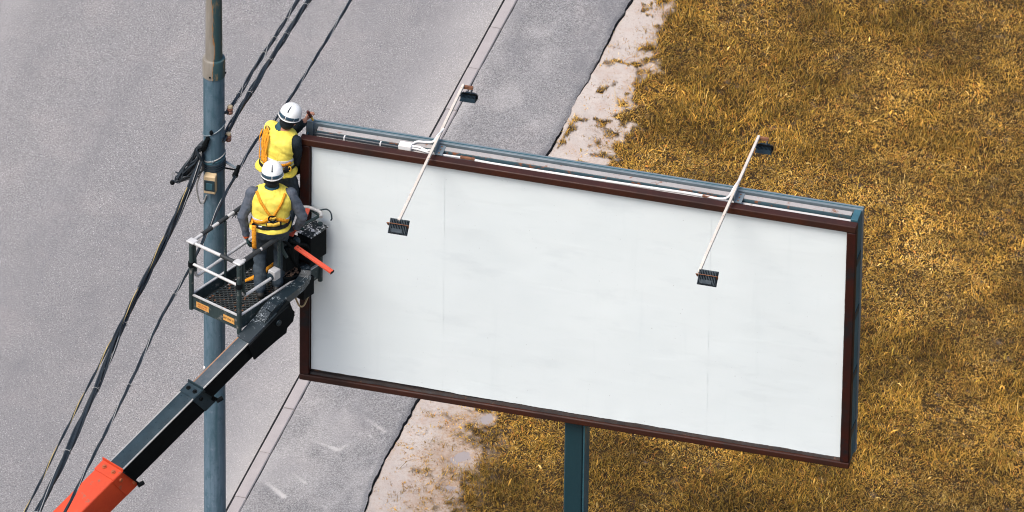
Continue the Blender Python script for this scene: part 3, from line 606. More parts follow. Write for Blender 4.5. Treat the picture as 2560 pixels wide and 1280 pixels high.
cable([(1.78, 0.10, Z1 - 0.01), (2.1, 0.095, Z1 - 0.022), (2.9, 0.10, Z1 - 0.022), (3.6, 0.105, Z1 - 0.018), (4.2, 0.115, Z1 - 0.016), (4.42, 0.10, Z1 - 0.008), (4.6, 0.085, Z1 + 0.0), (AX[1] - 0.05, 0.11, Z1 + 0.03), (AX[1] - 0.012, 0.24, AZ + 0.01), (AX[1] + 0.01, 0.36, AZ + 0.014)], 0.013)
for xx in (1.74, 4.40):
    q = MB(); q.bar((xx, 0.10, Z1 - 0.008), (xx + 0.16, 0.098, Z1 - 0.008), 0.03, 0.025); q.build('cable_joint', 'rust', bb, bevel=0.004)
# floodlight arms: a tube across the board's top with a lamp at each end
def arm(ax, tn, tf, bend):
    zc = AZ; q = MB(); sl = 0.012                                # slight skew as in the photo
    pts = [(ax - sl * tn, -tn, zc - 0.01)] if not bend else [(ax - sl * tn - 0.012, -tn, zc - 0.06), (ax - sl * tn, -tn + 0.22, zc - 0.012)]
    pts += [(ax, 0.15, zc), (ax + sl * tf, tf, zc + 0.012)]
    for i in range(len(pts) - 1): q.bar(pts[i], pts[i + 1], 0.030, 0.03)
    ao = q.build('floodlight_arm', 'armcream', bb, bevel=0.004)
    q = MB(); q.box((ax + 0.022, 0.05, Z1 + 0.0075), (ax + 0.10, 0.23, Z1 + 0.012)); q.box((ax + 0.018, 0.05, Z1 - 0.03), (ax + 0.026, 0.23, AZ + 0.03)); q.build('arm_bracket', 'steelgrey', ao, smooth=False)
    for yy in (0.08, 0.14, 0.2):
        q = MB(); q.ball((ax + 0.06, yy, Z1 + 0.014), 0.009, 8, 5); q.build('bracket_bolt', 'rust', ao)
    # near lamp: back with cooling fins towards the camera, glass towards the board
    def lamp(c, tilt, yaw, mir, ls=1.0):
        c = Vector(c); Rm = Matrix.Rotation(yaw, 3, 'Z') @ Matrix.Rotation(tilt, 3, 'X')
        ex, ey, ez = Rm @ Vector((ls, 0, 0)), Rm @ Vector((0, ls * 0.8, 0)), Rm @ Vector((0, 0, ls))   # ey = light direction
        q = MB(); q.obox(c, ex * 0.098, ey * 0.028, ez * 0.075); q.obox(c + ey * 0.03, ex * 0.106, ey * 0.008, ez * 0.083)
        for k in range(11): q.obox(c - ey * 0.043 + ex * (-0.088 + 0.0176 * k), ex * 0.0035, ey * 0.017, ez * 0.07)
        q.obox(c - ey * 0.045 - ez * 0.05, ex * 0.06, ey * 0.02, ez * 0.02)
        q.build('floodlight_housing', 'lampblue', ao, smooth=False)
        q = MB(); q.obox(c + ey * 0.0395, ex * 0.09, ey * 0.0015, ez * 0.066); q.build('floodlight_glass', 'glass', ao, smooth=False)
        q = MB(); pts = [c + ex * 0.104, c + ex * 0.112 - ey * 0.075 + ez * 0.02, c - ex * 0.112 - ey * 0.075 + ez * 0.02, c - ex * 0.104]
        for i in range(3): q.bar(pts[i], pts[i + 1], 0.022, 0.006, ez)
        return q, ex, ey, ez
    q, ex, ey, ez = lamp((ax - sl * tn - (0.0 if not bend else -0.085), -tn - 0.015, zc - (0.075 if not bend else 0.10)), R(-42), R(0), 1); q.build('floodlight_bracket', 'rust', ao, smooth=False)
    q, ex, ey, ez = lamp((ax + sl * tf + 0.075, tf - 0.05, zc - 0.11), R(-80), R(180), -1, 0.82)
    q.build('floodlight_bracket', 'black', ao, smooth=False)
    q = MB(); q.bar((ax + sl * tf, tf - 0.012, zc - 0.005), (ax + sl * tf + 0.11, tf - 0.012, zc - 0.005), 0.03, 0.034); q.build('arm_end_plate', 'rust', ao, smooth=False)
    q = MB(); q.tube(spline([(ax + sl * tf + 0.1, tf - 0.02, zc - 0.02), (ax + sl * tf + 0.09, tf - 0.05, zc - 0.07), (ax + sl * tf + 0.06, tf - 0.06, zc - 0.11)], 6), 0.011, 8); q.build('lamp_cable', 'blackcable', ao)
    cc = Vector((ax + sl * tf + 0.075, tf - 0.02, zc - 0.085))
    q = MB(); q.obox(cc + Vector((0, -0.025, -0.02)), (0.026, 0, 0), (0, 0.004, 0.004), (0, -0.009, 0.009)); q.build('floodlight_label', 'white', ao, smooth=False)
arm(AX[0], 1.30, 1.27, False); arm(AX[1], 1.29, 1.19, True)

# ================================================================== THE POLE
PB0 = at_z(538, 1500, PAVE_Z); PR = 26.5 / PXM
def on_pole(px, py, off=0.0):
    """point on the camera side of the pole's surface at a photo pixel (or in its vertical plane beside it)"""
    P = at_y(px, py, PB0.y); dx = max(-PR, min(PR, P.x - PB0.x)); d = math.sqrt(max(PR * PR - dx * dx, 0)) + off
    return at_y(px, py, PB0.y - d)
pz = lambda py: at_y(538, py, PB0.y - PR).z
pole = thing('utility_pole', 'thick mottled blue grey steel pole with narrower peeling upper section', 'pole', (PB0.x, PB0.y, 0))
OP = (PB0.x, PB0.y, 0)
zc0, zc1 = pz(203), pz(158)
q = MB(); rs = np.random.RandomState(5)
prof = [(PR * 1.06, 0.0), (PR * 1.045, 2.0)] + [(PR * (1.03 - 0.03 * k / 8), 2.0 + (zc0 - 2.0) * (k + 1) / 8) for k in range(8)]
q.lathe(prof, 40); q.build('lower_shaft', 'pole', pole)
q = MB(); q.lathe([(PR + 0.002, zc0), (PR + 0.009, zc0 + 0.006), (PR + 0.009, zc1 - 0.02), (PR + 0.004, zc1 - 0.004), (0.09, zc1)], 40); q.build('joint_collar', 'peeled', pole)
q = MB(); q.lathe([(0.093, zc1 - 0.02), (0.088, zc1 + 0.8), (0.078, zc1 + 2.4), (0.06, zc1 + 4.5)], 36); q.build('upper_shaft', 'peeled', pole)
for a_ in (-1.35, 0.35):
    q = MB(); q.ball(((PR + 0.012) * math.sin(a_ + 1.0), -(PR + 0.012) * math.cos(a_ + 1.0), zc0 + 0.05), 0.011, 8, 6); q.build('collar_bolt', 'black', pole)
q = MB(); q.lathe([(0.2, 0.0), (0.2, 0.14), (0.17, 0.16)], 32); q.build('base_plate', 'teal', pole)
def band(py, tilt, r=0.008, mat='paleconductor', name='clamp_band', dz=0.0):
    z = pz(py); pts = []
    for k in range(33):
        t = 2 * math.pi * k / 32; pts.append(((PR + 0.006) * math.cos(t), (PR + 0.006) * math.sin(t), z + tilt * math.cos(t)))
    q = MB(); q.tube(pts, r, 6, caps=False); return q.build(name, mat, pole)
band(334, 0.075, 0.006, 'steelgrey'); band(402, 0.05, 0.007, 'paleconductor'); band(408, 0.045, 0.006, 'teal')
for dz_ in (416, 421, 426, 431): band(dz_, 0.02, 0.0075, 'blackcable', 'wire_wrap')
k_ = on_pole(532, 405, 0.012) - Vector(OP); q = MB(); q.ball(k_, 0.016, 10, 6, (1.2, 0.7, 1)); q.build('clamp_knot', 'steelgrey', pole)
k_ = on_pole(528, 332, 0.014) - Vector(OP); q = MB(); q.ball(k_, 0.02, 10, 6, (1, 0.7, 1.6)); q.build('clamp_knot', 'black', pole)
# meter box
c0 = on_pole(526, 458, 0.045) - Vector(OP); mrot = Matrix.Rotation(R(-14), 3, 'Z'); ex, ey, ez = mrot @ Vector((1, 0, 0)), mrot @ Vector((0, 1, 0)), Vector((0, 0, 1))
q = MB(); q.obox(c0, ex * 0.066, ey * 0.045, ez * 0.115); mbx = q.build('meter_box', 'cream', pole, bevel=0.012)
q = MB(); q.obox(c0 - ey * 0.046 - ez * 0.005, ex * 0.06, ey * 0.004, ez * 0.07); q.build('box_window', 'window', mbx, bevel=0.004)
q = MB(); q.obox(c0 - ey * 0.05 - ez * 0.012, ex * 0.034, ey * 0.003, ez * 0.042); q.build('box_dial', 'teal', mbx, bevel=0.004)
# cable loop under the meter box
lp = [on_pole(505, 425, 0.05), on_pole(492, 462, 0.06), on_pole(494, 487, 0.06), on_pole(500, 506, 0.05), on_pole(509, 506, 0.05), on_pole(516, 488, 0.035)]
q = MB(); q.tube([p_ - Vector(OP) for p_ in spline(lp, 8)], 0.009, 8); q.build('cable_loop', 'paleconductor', pole)
# insulators at the back right and the bracket holding the single line
def insul(px, py, nm='insulator'):
    c = at_y(px, py, PB0.y + 0.02) - Vector(OP); q = MB()
    q.lathe([(0.012, -0.05), (0.03, -0.045), (0.034, -0.02), (0.022, -0.01), (0.034, 0.004), (0.034, 0.02), (0.02, 0.03)], 16, c); o = q.build(nm, 'porcelain', pole)
    q = MB(); q.lathe([(0.02, 0.0305), (0.03, 0.034), (0.028, 0.055), (0.012, 0.062)], 14, c); q.build('insulator_cap', 'cream', o)
    q = MB(); q.tube([c + Vector((0, 0, -0.03)), (c.x * 0.5, c.y * 0.5, c.z - 0.04), (0.06, 0.02, c.z - 0.05)], 0.01, 8); q.build('insulator_pin', 'black', o)
insul(575, 275); insul(571, 343)
b0 = at_y(563, 404, PB0.y) - Vector(OP); b1 = at_y(597, 424, PB0.y - 0.12) - Vector(OP); b2 = at_y(563, 420, PB0.y) - Vector(OP)
q = MB(); q.bar(b0, b1, 0.03, 0.012); q.build('bracket_arm', 'steelgrey', pole)
q = MB(); q.bar(b2, b1 - Vector((0, 0, 0.012)), 0.014, 0.014); q.build('bracket_arm', 'black', pole)
cl0 = at_y(596, 418, PB0.y - 0.12) - Vector(OP); cl1 = at_y(588, 438, PB0.y - 0.12) - Vector(OP)
q = MB(); q.ball(cl0, 0.024, 10, 8, (1, 1, 1.2)); q.tube([cl0, (cl0 + cl1) / 2, cl1], [0.016, 0.028, 0.03], 10); q.ball(cl1, 0.034, 10, 8, (1, 1, 1.2)); q.build('line_clamp', 'black', pole)
# pale disc lower on the left side
c_ = at_y(512, 915, PB0.y - 0.02) - Vector(OP); q = MB(); q.lathe([(0.036, -0.012), (0.038, 0.0), (0.03, 0.008)], 16, c_, mat=Matrix.Rotation(R(-70), 3, 'Y')); q.build('reflector', 'white', pole)

# ------------------------------------------------------------------ cables
RN = Vector((RD.y, -RD.x, 0))
def strands(pts, k, r, tw, pitch, seed=0, jitter=0.0):
    """k strands twisted round a path; returns list of point lists"""
    rs = random.Random(seed); out = []; ph0 = rs.random() * 6.28
    Ls = [0.0]
    for i in range(1, len(pts)): Ls.append(Ls[-1] + (pts[i] - pts[i - 1]).length)
    for s in range(k):
        ph = ph0 + 2 * math.pi * s / k; pp = []
        for i, p in enumerate(pts):
            t = (pts[min(i + 1, len(pts) - 1)] - pts[max(i - 1, 0)]).normalized(); u = t.cross(Vector((0, 0, 1))).normalized(); v = u.cross(t)
            a_ = ph + 2 * math.pi * Ls[i] / pitch + jitter * math.sin(Ls[i] * 2.3 + s)
            rr = r * (1 + jitter * 0.8 * math.sin(Ls[i] * 1.7 + s * 2.1))
            pp.append(p + (u * math.cos(a_) + v * math.sin(a_)) * rr)
        out.append(pp)
    return out
def line_path(pxs, plane_p, n=60, y_shift=0.0):
    P3 = [at_plane(x, y, plane_p, RN) for x, y in pxs]; c = spline(P3, max(4, n // (len(P3) - 1))); return c
def resample(pts, step=0.03):
    out = [pts[0]]; acc = 0
    for i in range(1, len(pts)):
        a, b = pts[i - 1], pts[i]; L = (b - a).length; m_ = max(1, int(L / step))
        for j in range(1, m_ + 1): out.append(a.lerp(b, j / m_))
    return out
def cable_thing(name, label, path, specs, ties=(), extra=(), group='overhead cables on the pole'):
    """specs: list of (strand name, material, count, wire radius, twist radius, pitch, seed, jitter)"""
    base = path[0]; t = thing(name, label, 'cable', base, group=group)
    for (nm, mt, k, wr, tr, pitch, seed, jit) in specs:
        for pp in strands(path, k, tr, 0, pitch, seed, jit):
            q = MB(); q.tube(pp, wr, 6); q.build(nm, mt, t, origin=base)
    for f in ties:
        i = max(1, min(len(path) - 2, int(f * (len(path) - 1)))); p = path[i]; d = (path[i + 1] - path[i - 1]).normalized()
        q = MB(); u = d.orthogonal().normalized(); v = d.cross(u); rr = max(s[3] + s[4] for s in specs) + 0.004
        q.tube([p + (u * math.cos(a_) + v * math.sin(a_)) * rr + d * 0.006 * math.sin(a_) for a_ in [2 * math.pi * j / 12 for j in range(13)]], 0.0035, 5, False)
        q.tube([p + u * rr, p + u * (rr + 0.02) + d * 0.01], 0.002, 5)
        q.build('cable_tie', 'paleconductor', t, origin=base)
    return t
PP = Vector(PB0)
# thick bundle running down to the lower left
pl = on_pole(503, 395, 0.06)
path = resample(line_path([(-40, 1560), (90, 1290), (205, 1050), (318, 790), (420, 590), (470, 475), (503, 395), (513, 362)], pl))
cable_thing('cable_bundle', 'thick bundle of black cables from the pole to the lower left corner', path,
            [('cable_strand', 'blackcable', 5, 0.0125, 0.022, 1.9, 1, 0.5), ('pale_strand', 'paleconductor', 1, 0.0045, 0.031, 2.6, 9, 0.2)], ties=(0.12, 0.24, 0.37, 0.5, 0.63))
pl2 = on_pole(500, 410, 0.10)
path = resample(line_path([(-60, 1500), (62, 1280), (165, 1075), (262, 885), (335, 745), (402, 610), (470, 470)], pl2))
cable_thing('twisted_cable', 'thin twisted yellow and black cable left of the thick bundle', path,
            [('cable_strand', 'blackcable', 2, 0.0075, 0.007, 0.9, 3, 0.1), ('yellow_strand', 'yellowconductor', 1, 0.0055, 0.0095, 0.9, 5, 0.1)])
# single line through the bracket, running on behind the upper worker
pl3 = Vector(OP) + cl1 + Vector((0.0, -0.02, 0))
path = resample(line_path([(40, 1540), (165, 1275), (300, 1010), (400, 800), (470, 678), (520, 575), (560, 492), (588, 440), (640, 352), (700, 283), (790, 143), (877, 0), (960, -140)], pl3))
cable_thing('overhead_line', 'single twisted dark line held by the bracket right of the pole', path,
            [('cable_strand', 'blackcable', 3, 0.0085, 0.009, 1.1, 7, 0.1), ('pale_strand', 'paleconductor', 1, 0.0045, 0.015, 1.1, 8, 0.05)], ties=(0.3, 0.42))
# two bundles going up to the right from the insulators
pa = at_y(574, 268, PB0.y + 0.08)
path = resample(line_path([(566, 282), (600, 232), (640, 165), (690, 90), (745, -3), (830, -150)], pa))
cable_thing('cable_bundle', 'left one of the two cable bundles rising from the pole to the top edge', path,
            [('cable_strand', 'blackcable', 3, 0.0095, 0.013, 1.4, 11, 0.4), ('pale_strand', 'paleconductor', 1, 0.0035, 0.023, 0.8, 12, 0.4)], ties=(0.12, 0.3, 0.42, 0.52, 0.64))
pb = at_y(566, 335, PB0.y + 0.05)
path = resample(line_path([(556, 352), (588, 292), (640, 208), (700, 110), (775, -3), (870, -150)], pb))
cable_thing('cable_bundle', 'right one of the two cable bundles rising from the pole to the top edge', path,
            [('cable_strand', 'blackcable', 5, 0.011, 0.018, 1.7, 13, 0.5)], ties=(0.2, 0.38, 0.5, 0.66))
# hank of spare cable hanging on the left of the pole
hk0 = on_pole(512, 352, 0.03); hank = thing('spare_cable_hank', 'tangled hank of spare black cable tied to the left of the pole', 'cable', hk0)
rs = random.Random(4)
def hp(px, py, d): return on_pole(px, py, d)
for k in range(15):
    j = lambda s: rs.uniform(-s, s)
    top = (511 + j(6), 358 + j(8)); mid = (486 + j(8), 392 + j(10)); m2 = (462 + j(9), 425 + j(10)); m3 = (448 + j(12), 440 + j(12)); m4 = (478 + j(12), 432 + j(12))
    pts = [hp(*top, 0.05 + j(0.02)), hp(496 + j(5), 372 + j(6), 0.09), hp(*mid, 0.09 + j(0.04)), hp(*m2, 0.09 + j(0.05)), hp(*m3, 0.08 + j(0.05)), hp(*m4, 0.07 + j(0.05)), hp(500 + j(6), 400 + j(12), 0.06)]
    if k >= 11: pts = [hp(490 + j(8), 440 + j(6), 0.09), hp(465 + j(8), 447 + j(5), 0.1 + j(0.03)), hp(442 + j(6), 453 + j(4), 0.1 + j(0.03)), hp(430 + j(3), 455 + j(6), 0.1)]
    q = MB(); q.tube(spline(pts, 7), rs.choice([0.006, 0.008, 0.010, 0.012]), 6); q.build('cable_strand', 'blackcable', hank, origin=hk0)
q = MB(); q.tube(spline([hp(432, 452, 0.1), hp(430, 436, 0.1), hp(433, 431, 0.11), hp(442, 444, 0.1), hp(452, 450, 0.09)], 7), 0.004, 6); q.build('pale_strand', 'paleconductor', hank, origin=hk0)
q = MB(); q.ball(hp(431, 456, 0.1), 0.028, 10, 6, (1, 1, 1.1)); q.build('splice_knob', 'black', hank, origin=hk0)
q = MB(); q.tube(spline([hp(520, 345, 0.03), hp(513, 362, 0.05), hp(506, 374, 0.07), hp(498, 372, 0.09)], 6), [0.026] * 6 + [0.034] * 7 + [0.036] * 6, 10); q.build('tape_wrap', 'black', hank, origin=hk0)
q = MB(); q.tube(spline([hp(491, 376, 0.12), hp(500, 392, 0.13), hp(508, 420, 0.11), hp(500, 431, 0.1), hp(478, 446, 0.1)], 6), 0.013, 8); q.build('cable_strand', 'blackcable', hank, origin=hk0)
q = MB(); q.tube(spline([hp(503, 380, 0.12), hp(502, 410, 0.12), hp(504, 428, 0.1)], 6), 0.007, 8); q.build('pale_strand', 'paleconductor', hank, origin=hk0)

# ================================================================== THE LIFT
FZ = ZB + 1.50                                                    # basket floor height
NR = at_z(598, 815, FZ); NR.z = FZ
AZB = R(48); U = Vector((math.cos(AZB), math.sin(AZB), 0)); Vv = Vector((math.sin(AZB + R(4)), -math.cos(AZB + R(4)), 0)); ZZ = Vector((0, 0, 1))
BLN, BWD = 1.30, 0.65
def bk(u, v, z): return NR + U * u + Vv * (v) + ZZ * z             # basket frame: u along, v to the right (0 = right side), z over floor
BA, BE = R(45), R(19.7)
bd = Vector((math.cos(BE) * math.cos(BA), math.cos(BE) * math.sin(BA), math.sin(BE)))   # boom direction
bw = Vector((math.sin(BA), -math.cos(BA), 0)); bh = bw.cross(bd).normalized()          # right, up
TIP = at_plane(668, 812, NR + Vv * 0.22, Vv)                      # right upper arris of the inner section
def bm(l, w, h): return TIP + bd * l + bw * w + bh * h            # l along boom from TIP (negative = towards the truck)
lift_base = bm(-11.2, -0.1, 0); lift_base.z = 0
lift = thing('aerial_lift', 'telescopic boom lift with red and black boom carrying a work basket', 'boom lift', lift_base)
LO = lift_base
print('TIP', TIP, 'NR', NR)
def section(name, l0, l1, W, H, w_off, h_off, mat, edge=None, ledge=None):
    # right upper arris at (w_off, h_off)
    r_ = 0.018; prof = []
    for (cw, ch, a0) in ((w_off - r_, h_off - r_, 0), (w_off - W + r_, h_off - r_, 90), (w_off - W + r_, h_off - H + r_, 180), (w_off - r_, h_off - H + r_, 270)):
        for k in range(4): a_ = R(a0 + 30 * k); prof.append((cw + r_ * math.cos(a_), ch + r_ * math.sin(a_)))
    q = MB(); q.prism([bm(l0, *c) for c in prof], bd * (l1 - l0)); o = q.build(name, mat, lift, origin=LO)
    if edge:
        for (cw, sgn, mt) in ((w_off, -1, edge), (w_off - W, 1, ledge)):
            if mt: q = MB(); q.tube([bm(l0, cw + sgn * 0.006, h_off - 0.006), bm(l1, cw + sgn * 0.006, h_off - 0.006)], 0.0095, 8); q.build('highlight_rust_edge', mt, o, origin=LO)
    return o
def lpx(px, py):
    """boom length coordinate of a photo pixel on the right upper arris line"""
    x0, y0 = [float(v[0]) for v in to_px(np.array([tuple(TIP)]))]; x1, y1 = [float(v[0]) for v in to_px(np.array([tuple(TIP - bd)]))]
    return -((px - x0) * (x1 - x0) + (py - y0) * (y1 - y0)) / ((x1 - x0) ** 2 + (y1 - y0) ** 2)
l_mid = lpx(503, 977); l_red = lpx(308, 1188)
print('l_mid', l_mid, 'l_red', l_red)
section('inner_boom_section', l_mid - 0.4, 0.02, 0.165, 0.23, 0, 0, 'boominner', 'edgehighlight', 'rustedge')
section('middle_boom_section', l_red - 0.4, l_mid - 0.02, 0.205, 0.30, 0.022, 0.022, 'boom', 'edgehighlight', 'edgehighlight')
section('outer_boom_section', -11.0, l_red - 0.02, 0.285, 0.37, 0.055, 0.05, 'red')
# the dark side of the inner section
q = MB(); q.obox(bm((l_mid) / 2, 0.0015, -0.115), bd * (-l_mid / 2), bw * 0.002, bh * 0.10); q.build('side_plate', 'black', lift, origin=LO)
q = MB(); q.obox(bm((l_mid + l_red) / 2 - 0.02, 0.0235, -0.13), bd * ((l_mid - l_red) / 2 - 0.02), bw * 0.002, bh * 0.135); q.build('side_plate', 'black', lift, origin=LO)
def collar(l, W, H, w_off, h_off, mat, bolt_mat):
    t = 0.007; q = MB()
    # top plate with its upturned lip, then the side plate slanting forward at the bottom
    q.prism([bm(l - 0.14, w_off, h_off), bm(l - 0.14, w_off - W, h_off), bm(l, w_off - W, h_off), bm(l, w_off, h_off)], bh * t)
    q.prism([bm(l, w_off + 0.01, h_off), bm(l, w_off - W - 0.01, h_off), bm(l + 0.012, w_off - W - 0.01, h_off + 0.032), bm(l + 0.012, w_off + 0.01, h_off + 0.032)], bd * 0.008)
    o = q.build('boom_collar', mat, lift, smooth=False, origin=LO)
    q = MB(); q.prism([bm(l - 0.16, w_off, h_off), bm(l, w_off, h_off), bm(l + 0.13, w_off, h_off - H), bm(l - 0.06, w_off, h_off - H)], bw * t); q.build('collar_side', mat, o, smooth=False, origin=LO)
    q = MB(); q.prism([bm(l - 0.004, w_off + t, h_off), bm(l + 0.012, w_off + t, h_off), bm(l + 0.145, w_off + t, h_off - H), bm(l + 0.125, w_off + t, h_off - H)], bw * 0.03); q.build('collar_lip', 'black', o, smooth=False, origin=LO)
    q = MB(); q.tube([bm(l + 0.10, w_off + 0.03, h_off - H + 0.02), bm(l + 0.17, w_off + 0.05, h_off - H + 0.015)], 0.024, 8); q.build('collar_hook', 'black', o, origin=LO)
    for (ll, ww) in ((l - 0.06, w_off - W * 0.72), (l - 0.06, w_off - W * 0.25)):
        q = MB(); q.tube([bm(ll, ww, h_off + t), bm(ll, ww, h_off + t + 0.008)], 0.026, 12); q.tube([bm(ll, ww, h_off + t + 0.008), bm(ll, ww, h_off + t + 0.022)], 0.015, 6); q.build('collar_bolt', bolt_mat, o, origin=LO)
    for (ll, hh) in ((l - 0.06, -0.07), (l + 0.08, -0.75 * H)):
        q = MB(); q.tube([bm(ll, w_off + t, h_off + hh), bm(ll, w_off + t + 0.02, h_off + hh)], 0.022, 10); q.build('collar_bolt', bolt_mat, o, origin=LO)
collar(l_mid, 0.208, 0.295, 0.0245, 0.0235, 'boom', 'black'); collar(l_red, 0.289, 0.35, 0.0575, 0.0515, 'red', 'redink')
# turret and its stand on the road (outside the picture)
q = MB(); tz = bm(-10.8, -0.1, -0.2).z; q.lathe([(0.7, 0.0), (0.7, 0.12), (0.3, 0.2), (0.26, tz - 0.5), (0.34, tz - 0.45), (0.34, tz - 0.3)], 28, (0.3, 0.3, 0)); q.build('turret_column', 'red', lift)
q = MB()
for s_ in (-0.12, 0.28): q.obox(bm(-10.8, s_ - 0.17, -0.25), bd * 0.25, bw * 0.02, bh * 0.35)
q.build('turret_fork', 'red', lift, smooth=False, origin=LO)['kind'] = 'stuff'
# boom head: splattered knuckle climbing along the basket's right side
jt = at_plane(757, 668, NR + Vv * 0.06, Vv)
hd = [bm(-0.12, -0.08, 0.004), bm(0.10, -0.08, 0.02), bm(0.22, -0.08, 0.035), bk(0.98, 0.10, 0.20), jt + Vector((-0.02, -0.02, -0.03)), jt]
q = MB()
pts = [bm(-0.34, -0.083, -0.01), bm(0.12, -0.083, -0.005)]
q.prism([bm(-0.30, 0.004, 0.003), bm(-0.30, -0.17, 0.003), bm(0.16, -0.18, 0.02), bm(0.16, 0.01, 0.02)], bh * 0.012); q.build('boom_head', 'head', lift, smooth=False, origin=LO)
kp = spline([bm(0.02, -0.085, 0.0), bm(0.2, -0.085, 0.045), bk(0.86, 0.10, 0.13), bk(0.99, 0.07, 0.22), jt], 3)
q = MB()
for i in range(len(kp) - 1):
    d_ = (kp[i + 1] - kp[i]).normalized(); w_ = 0.15 - 0.06 * i / len(kp); q.bar(kp[i] - d_ * 0.006, kp[i + 1] + d_ * 0.006, w_ - 0.0015 * i, w_ * 0.7)
q.build('knuckle_arm', 'head', lift, smooth=False, origin=LO)
q = MB(); q.ball(jt, 0.062, 14, 8, (1, 1, 0.8)); q.build('knuckle_pin', 'black', lift, origin=LO)
q = MB(); q.prism([bm(-0.32, 0.012, 0.0), bm(0.16, 0.012, 0.02), bm(0.32, 0.012, 0.0), bm(0.36, 0.012, -0.14), bm(0.30, 0.012, -0.24), bm(0.20, 0.012, -0.25), bm(0.17, 0.012, -0.30), bm(0.02, 0.012, -0.275), bm(-0.32, 0.012, -0.24)], bw * 0.02); q.build('head_side_plate', 'black', lift, smooth=False, origin=LO)
q = MB(); q.obox(bm(0.22, -0.06, -0.10), bd * 0.14, bw * 0.075, bh * 0.12); q.build('head_block', 'black', lift, bevel=0.01, origin=LO)
q = MB(); q.tube([bm(0.12, 0.034, -0.07), bm(0.12, 0.05, -0.07)], 0.035, 14); q.tube([bm(0.12, 0.05, -0.07), bm(0.12, 0.058, -0.07)], 0.018, 10); q.build('pivot_pin', 'head', lift, origin=LO)
# tilt cylinder block between head and basket
q = MB(); q.obox(bk(0.98, 0.06, 0.02), U * 0.09, Vv * 0.055, ZZ * 0.12); q.build('basket_mount', 'black', lift, bevel=0.01, origin=LO)
rp = [at_plane(735, 733, NR + Vv * 0.14, Vv), at_plane(741, 750, NR + Vv * 0.16, Vv), at_plane(749, 765, NR + Vv * 0.17, Vv), at_plane(759, 764, NR + Vv * 0.16, Vv), at_plane(767, 748, NR + Vv * 0.13, Vv), at_plane(772, 738, NR + Vv * 0.1, Vv)]
q = MB(); q.tube(spline(rp, 6), 0.010, 8); q.build('hose_loop', 'rope', lift, origin=LO)

# basket: part of the lift, its pieces sub-parts
q = MB(); q.box((0, 0, 0), (1, 1, 1)); q.v = [tuple(bk(0.03 + 1.24 * x, -BWD + 0.03 + (BWD - 0.06) * y, -0.045 + 0.012 * z)) for x, y, z in q.v]
bas = q.build('work_basket', 'black', lift, smooth=False, origin=LO)
def sub(q, name, mat, **k): return q.build(name, mat, bas, origin=LO, **k)
# grating of crossing bars
q = MB(); st = 0.042
for s_ in (-1, 1):
    c_ = -2.0
    while c_ < 3.0:
        # line v = s*u + c clipped to the floor rectangle
        us = [0.02, BLN - 0.02]; cand = []
        for uu in (0.02, BLN - 0.02):
            vv = s_ * uu + c_
            if -BWD + 0.02 <= vv <= -0.02: cand.append((uu, vv))
        for vv in (-BWD + 0.02, -0.02):
            uu = (vv - c_) / s_
            if 0.02 < uu < BLN - 0.02: cand.append((uu, vv))
        if len(cand) >= 2:
            cand.sort(); q.bar(bk(*cand[0], -0.012 + 0.006 * s_), bk(*cand[-1], -0.012 + 0.006 * s_), 0.009, 0.012)
        c_ += st * 1.414
o = sub(q, 'floor_grating', 'grating', smooth=False); o['kind'] = 'stuff'
rs = random.Random(21); q = MB()
for k in range(60):
    u_, v_ = rs.uniform(0.06, 0.9), rs.uniform(-BWD + 0.05, -0.05); r_ = rs.uniform(0.004, 0.012)
    q.obox(bk(u_, v_, 0.002), U * r_, Vv * r_ * rs.uniform(0.5, 1), ZZ * 0.003)
o = sub(q, 'floor_debris', 'rust', smooth=False); o['kind'] = 'stuff'
TB0, TB1 = -0.05, 0.125
for nm, a_, b_ in (('toe_board', bk(0, -BWD, 0), bk(0, 0, 0)), ('toe_board', bk(0, 0, 0), bk(BLN, 0, 0)), ('toe_board', bk(BLN, 0, 0), bk(BLN, -BWD, 0)), ('toe_board', bk(BLN, -BWD, 0), bk(0, -BWD, 0))):
    d_ = (b_ - a_).normalized(); q = MB(); q.bar(a_ + d_ * 0.014 + ZZ * (TB0 + TB1) / 2, b_ - d_ * 0.014 + ZZ * (TB0 + TB1) / 2, 0.006, TB1 - TB0); sub(q, nm, 'basket', smooth=False)
    q = MB(); q.bar(a_ + d_ * 0.02 + ZZ * (TB1 + 0.007), b_ - d_ * 0.02 + ZZ * (TB1 + 0.007), 0.024, 0.014); sub(q, 'toe_rim', 'rail', smooth=False)
TR = 0.82
def post(u, v, z0, z1, r, mat='basket', nm='corner_post'):
    q = MB(); q.tube([bk(u, v, z0), bk(u, v, z1)], r, 10); return sub(q, nm, mat)
post(0, 0, -0.10, TR, 0.027); post(0, -BWD, -0.06, TR, 0.027); post(BLN, 0, -0.10, 0.66, 0.027); post(BLN, -BWD, -0.06, TR + 0.05, 0.024)
post(0.52, -BWD + 0.02, 0.0, TR, 0.016, 'basket', 'side_post'); post(0.66, -0.02, 0.42, TR - 0.02, 0.017, 'basket', 'side_post')
for (u_, v_) in ((0, 0), (0, -BWD)):
    q = MB(); q.obox(bk(u_ + 0.005, v_ + (0.01 if v_ < 0 else -0.01), TR + 0.012), U * 0.045, Vv * 0.05, ZZ * 0.012); sub(q, 'corner_cap', 'rail', bevel=0.01)
    q = MB(); q.tube([bk(u_, v_, 0.50), bk(u_, v_, 0.56)], 0.036, 12); sub(q, 'post_clamp', 'black')
def rail(pts, r=0.019, mat='rail', nm='guard_rail', n=6):
    q = MB(); q.tube(spline(pts, n) if len(pts) > 2 else pts, r, 10); return sub(q, nm, mat)
def wraps(a_, b_, segs, r=0.024):
    for (f0, f1) in segs: q = MB(); q.tube([a_.lerp(b_, f0), a_.lerp(b_, f1)], r, 10); sub(q, 'tape_wrap', 'wrap')
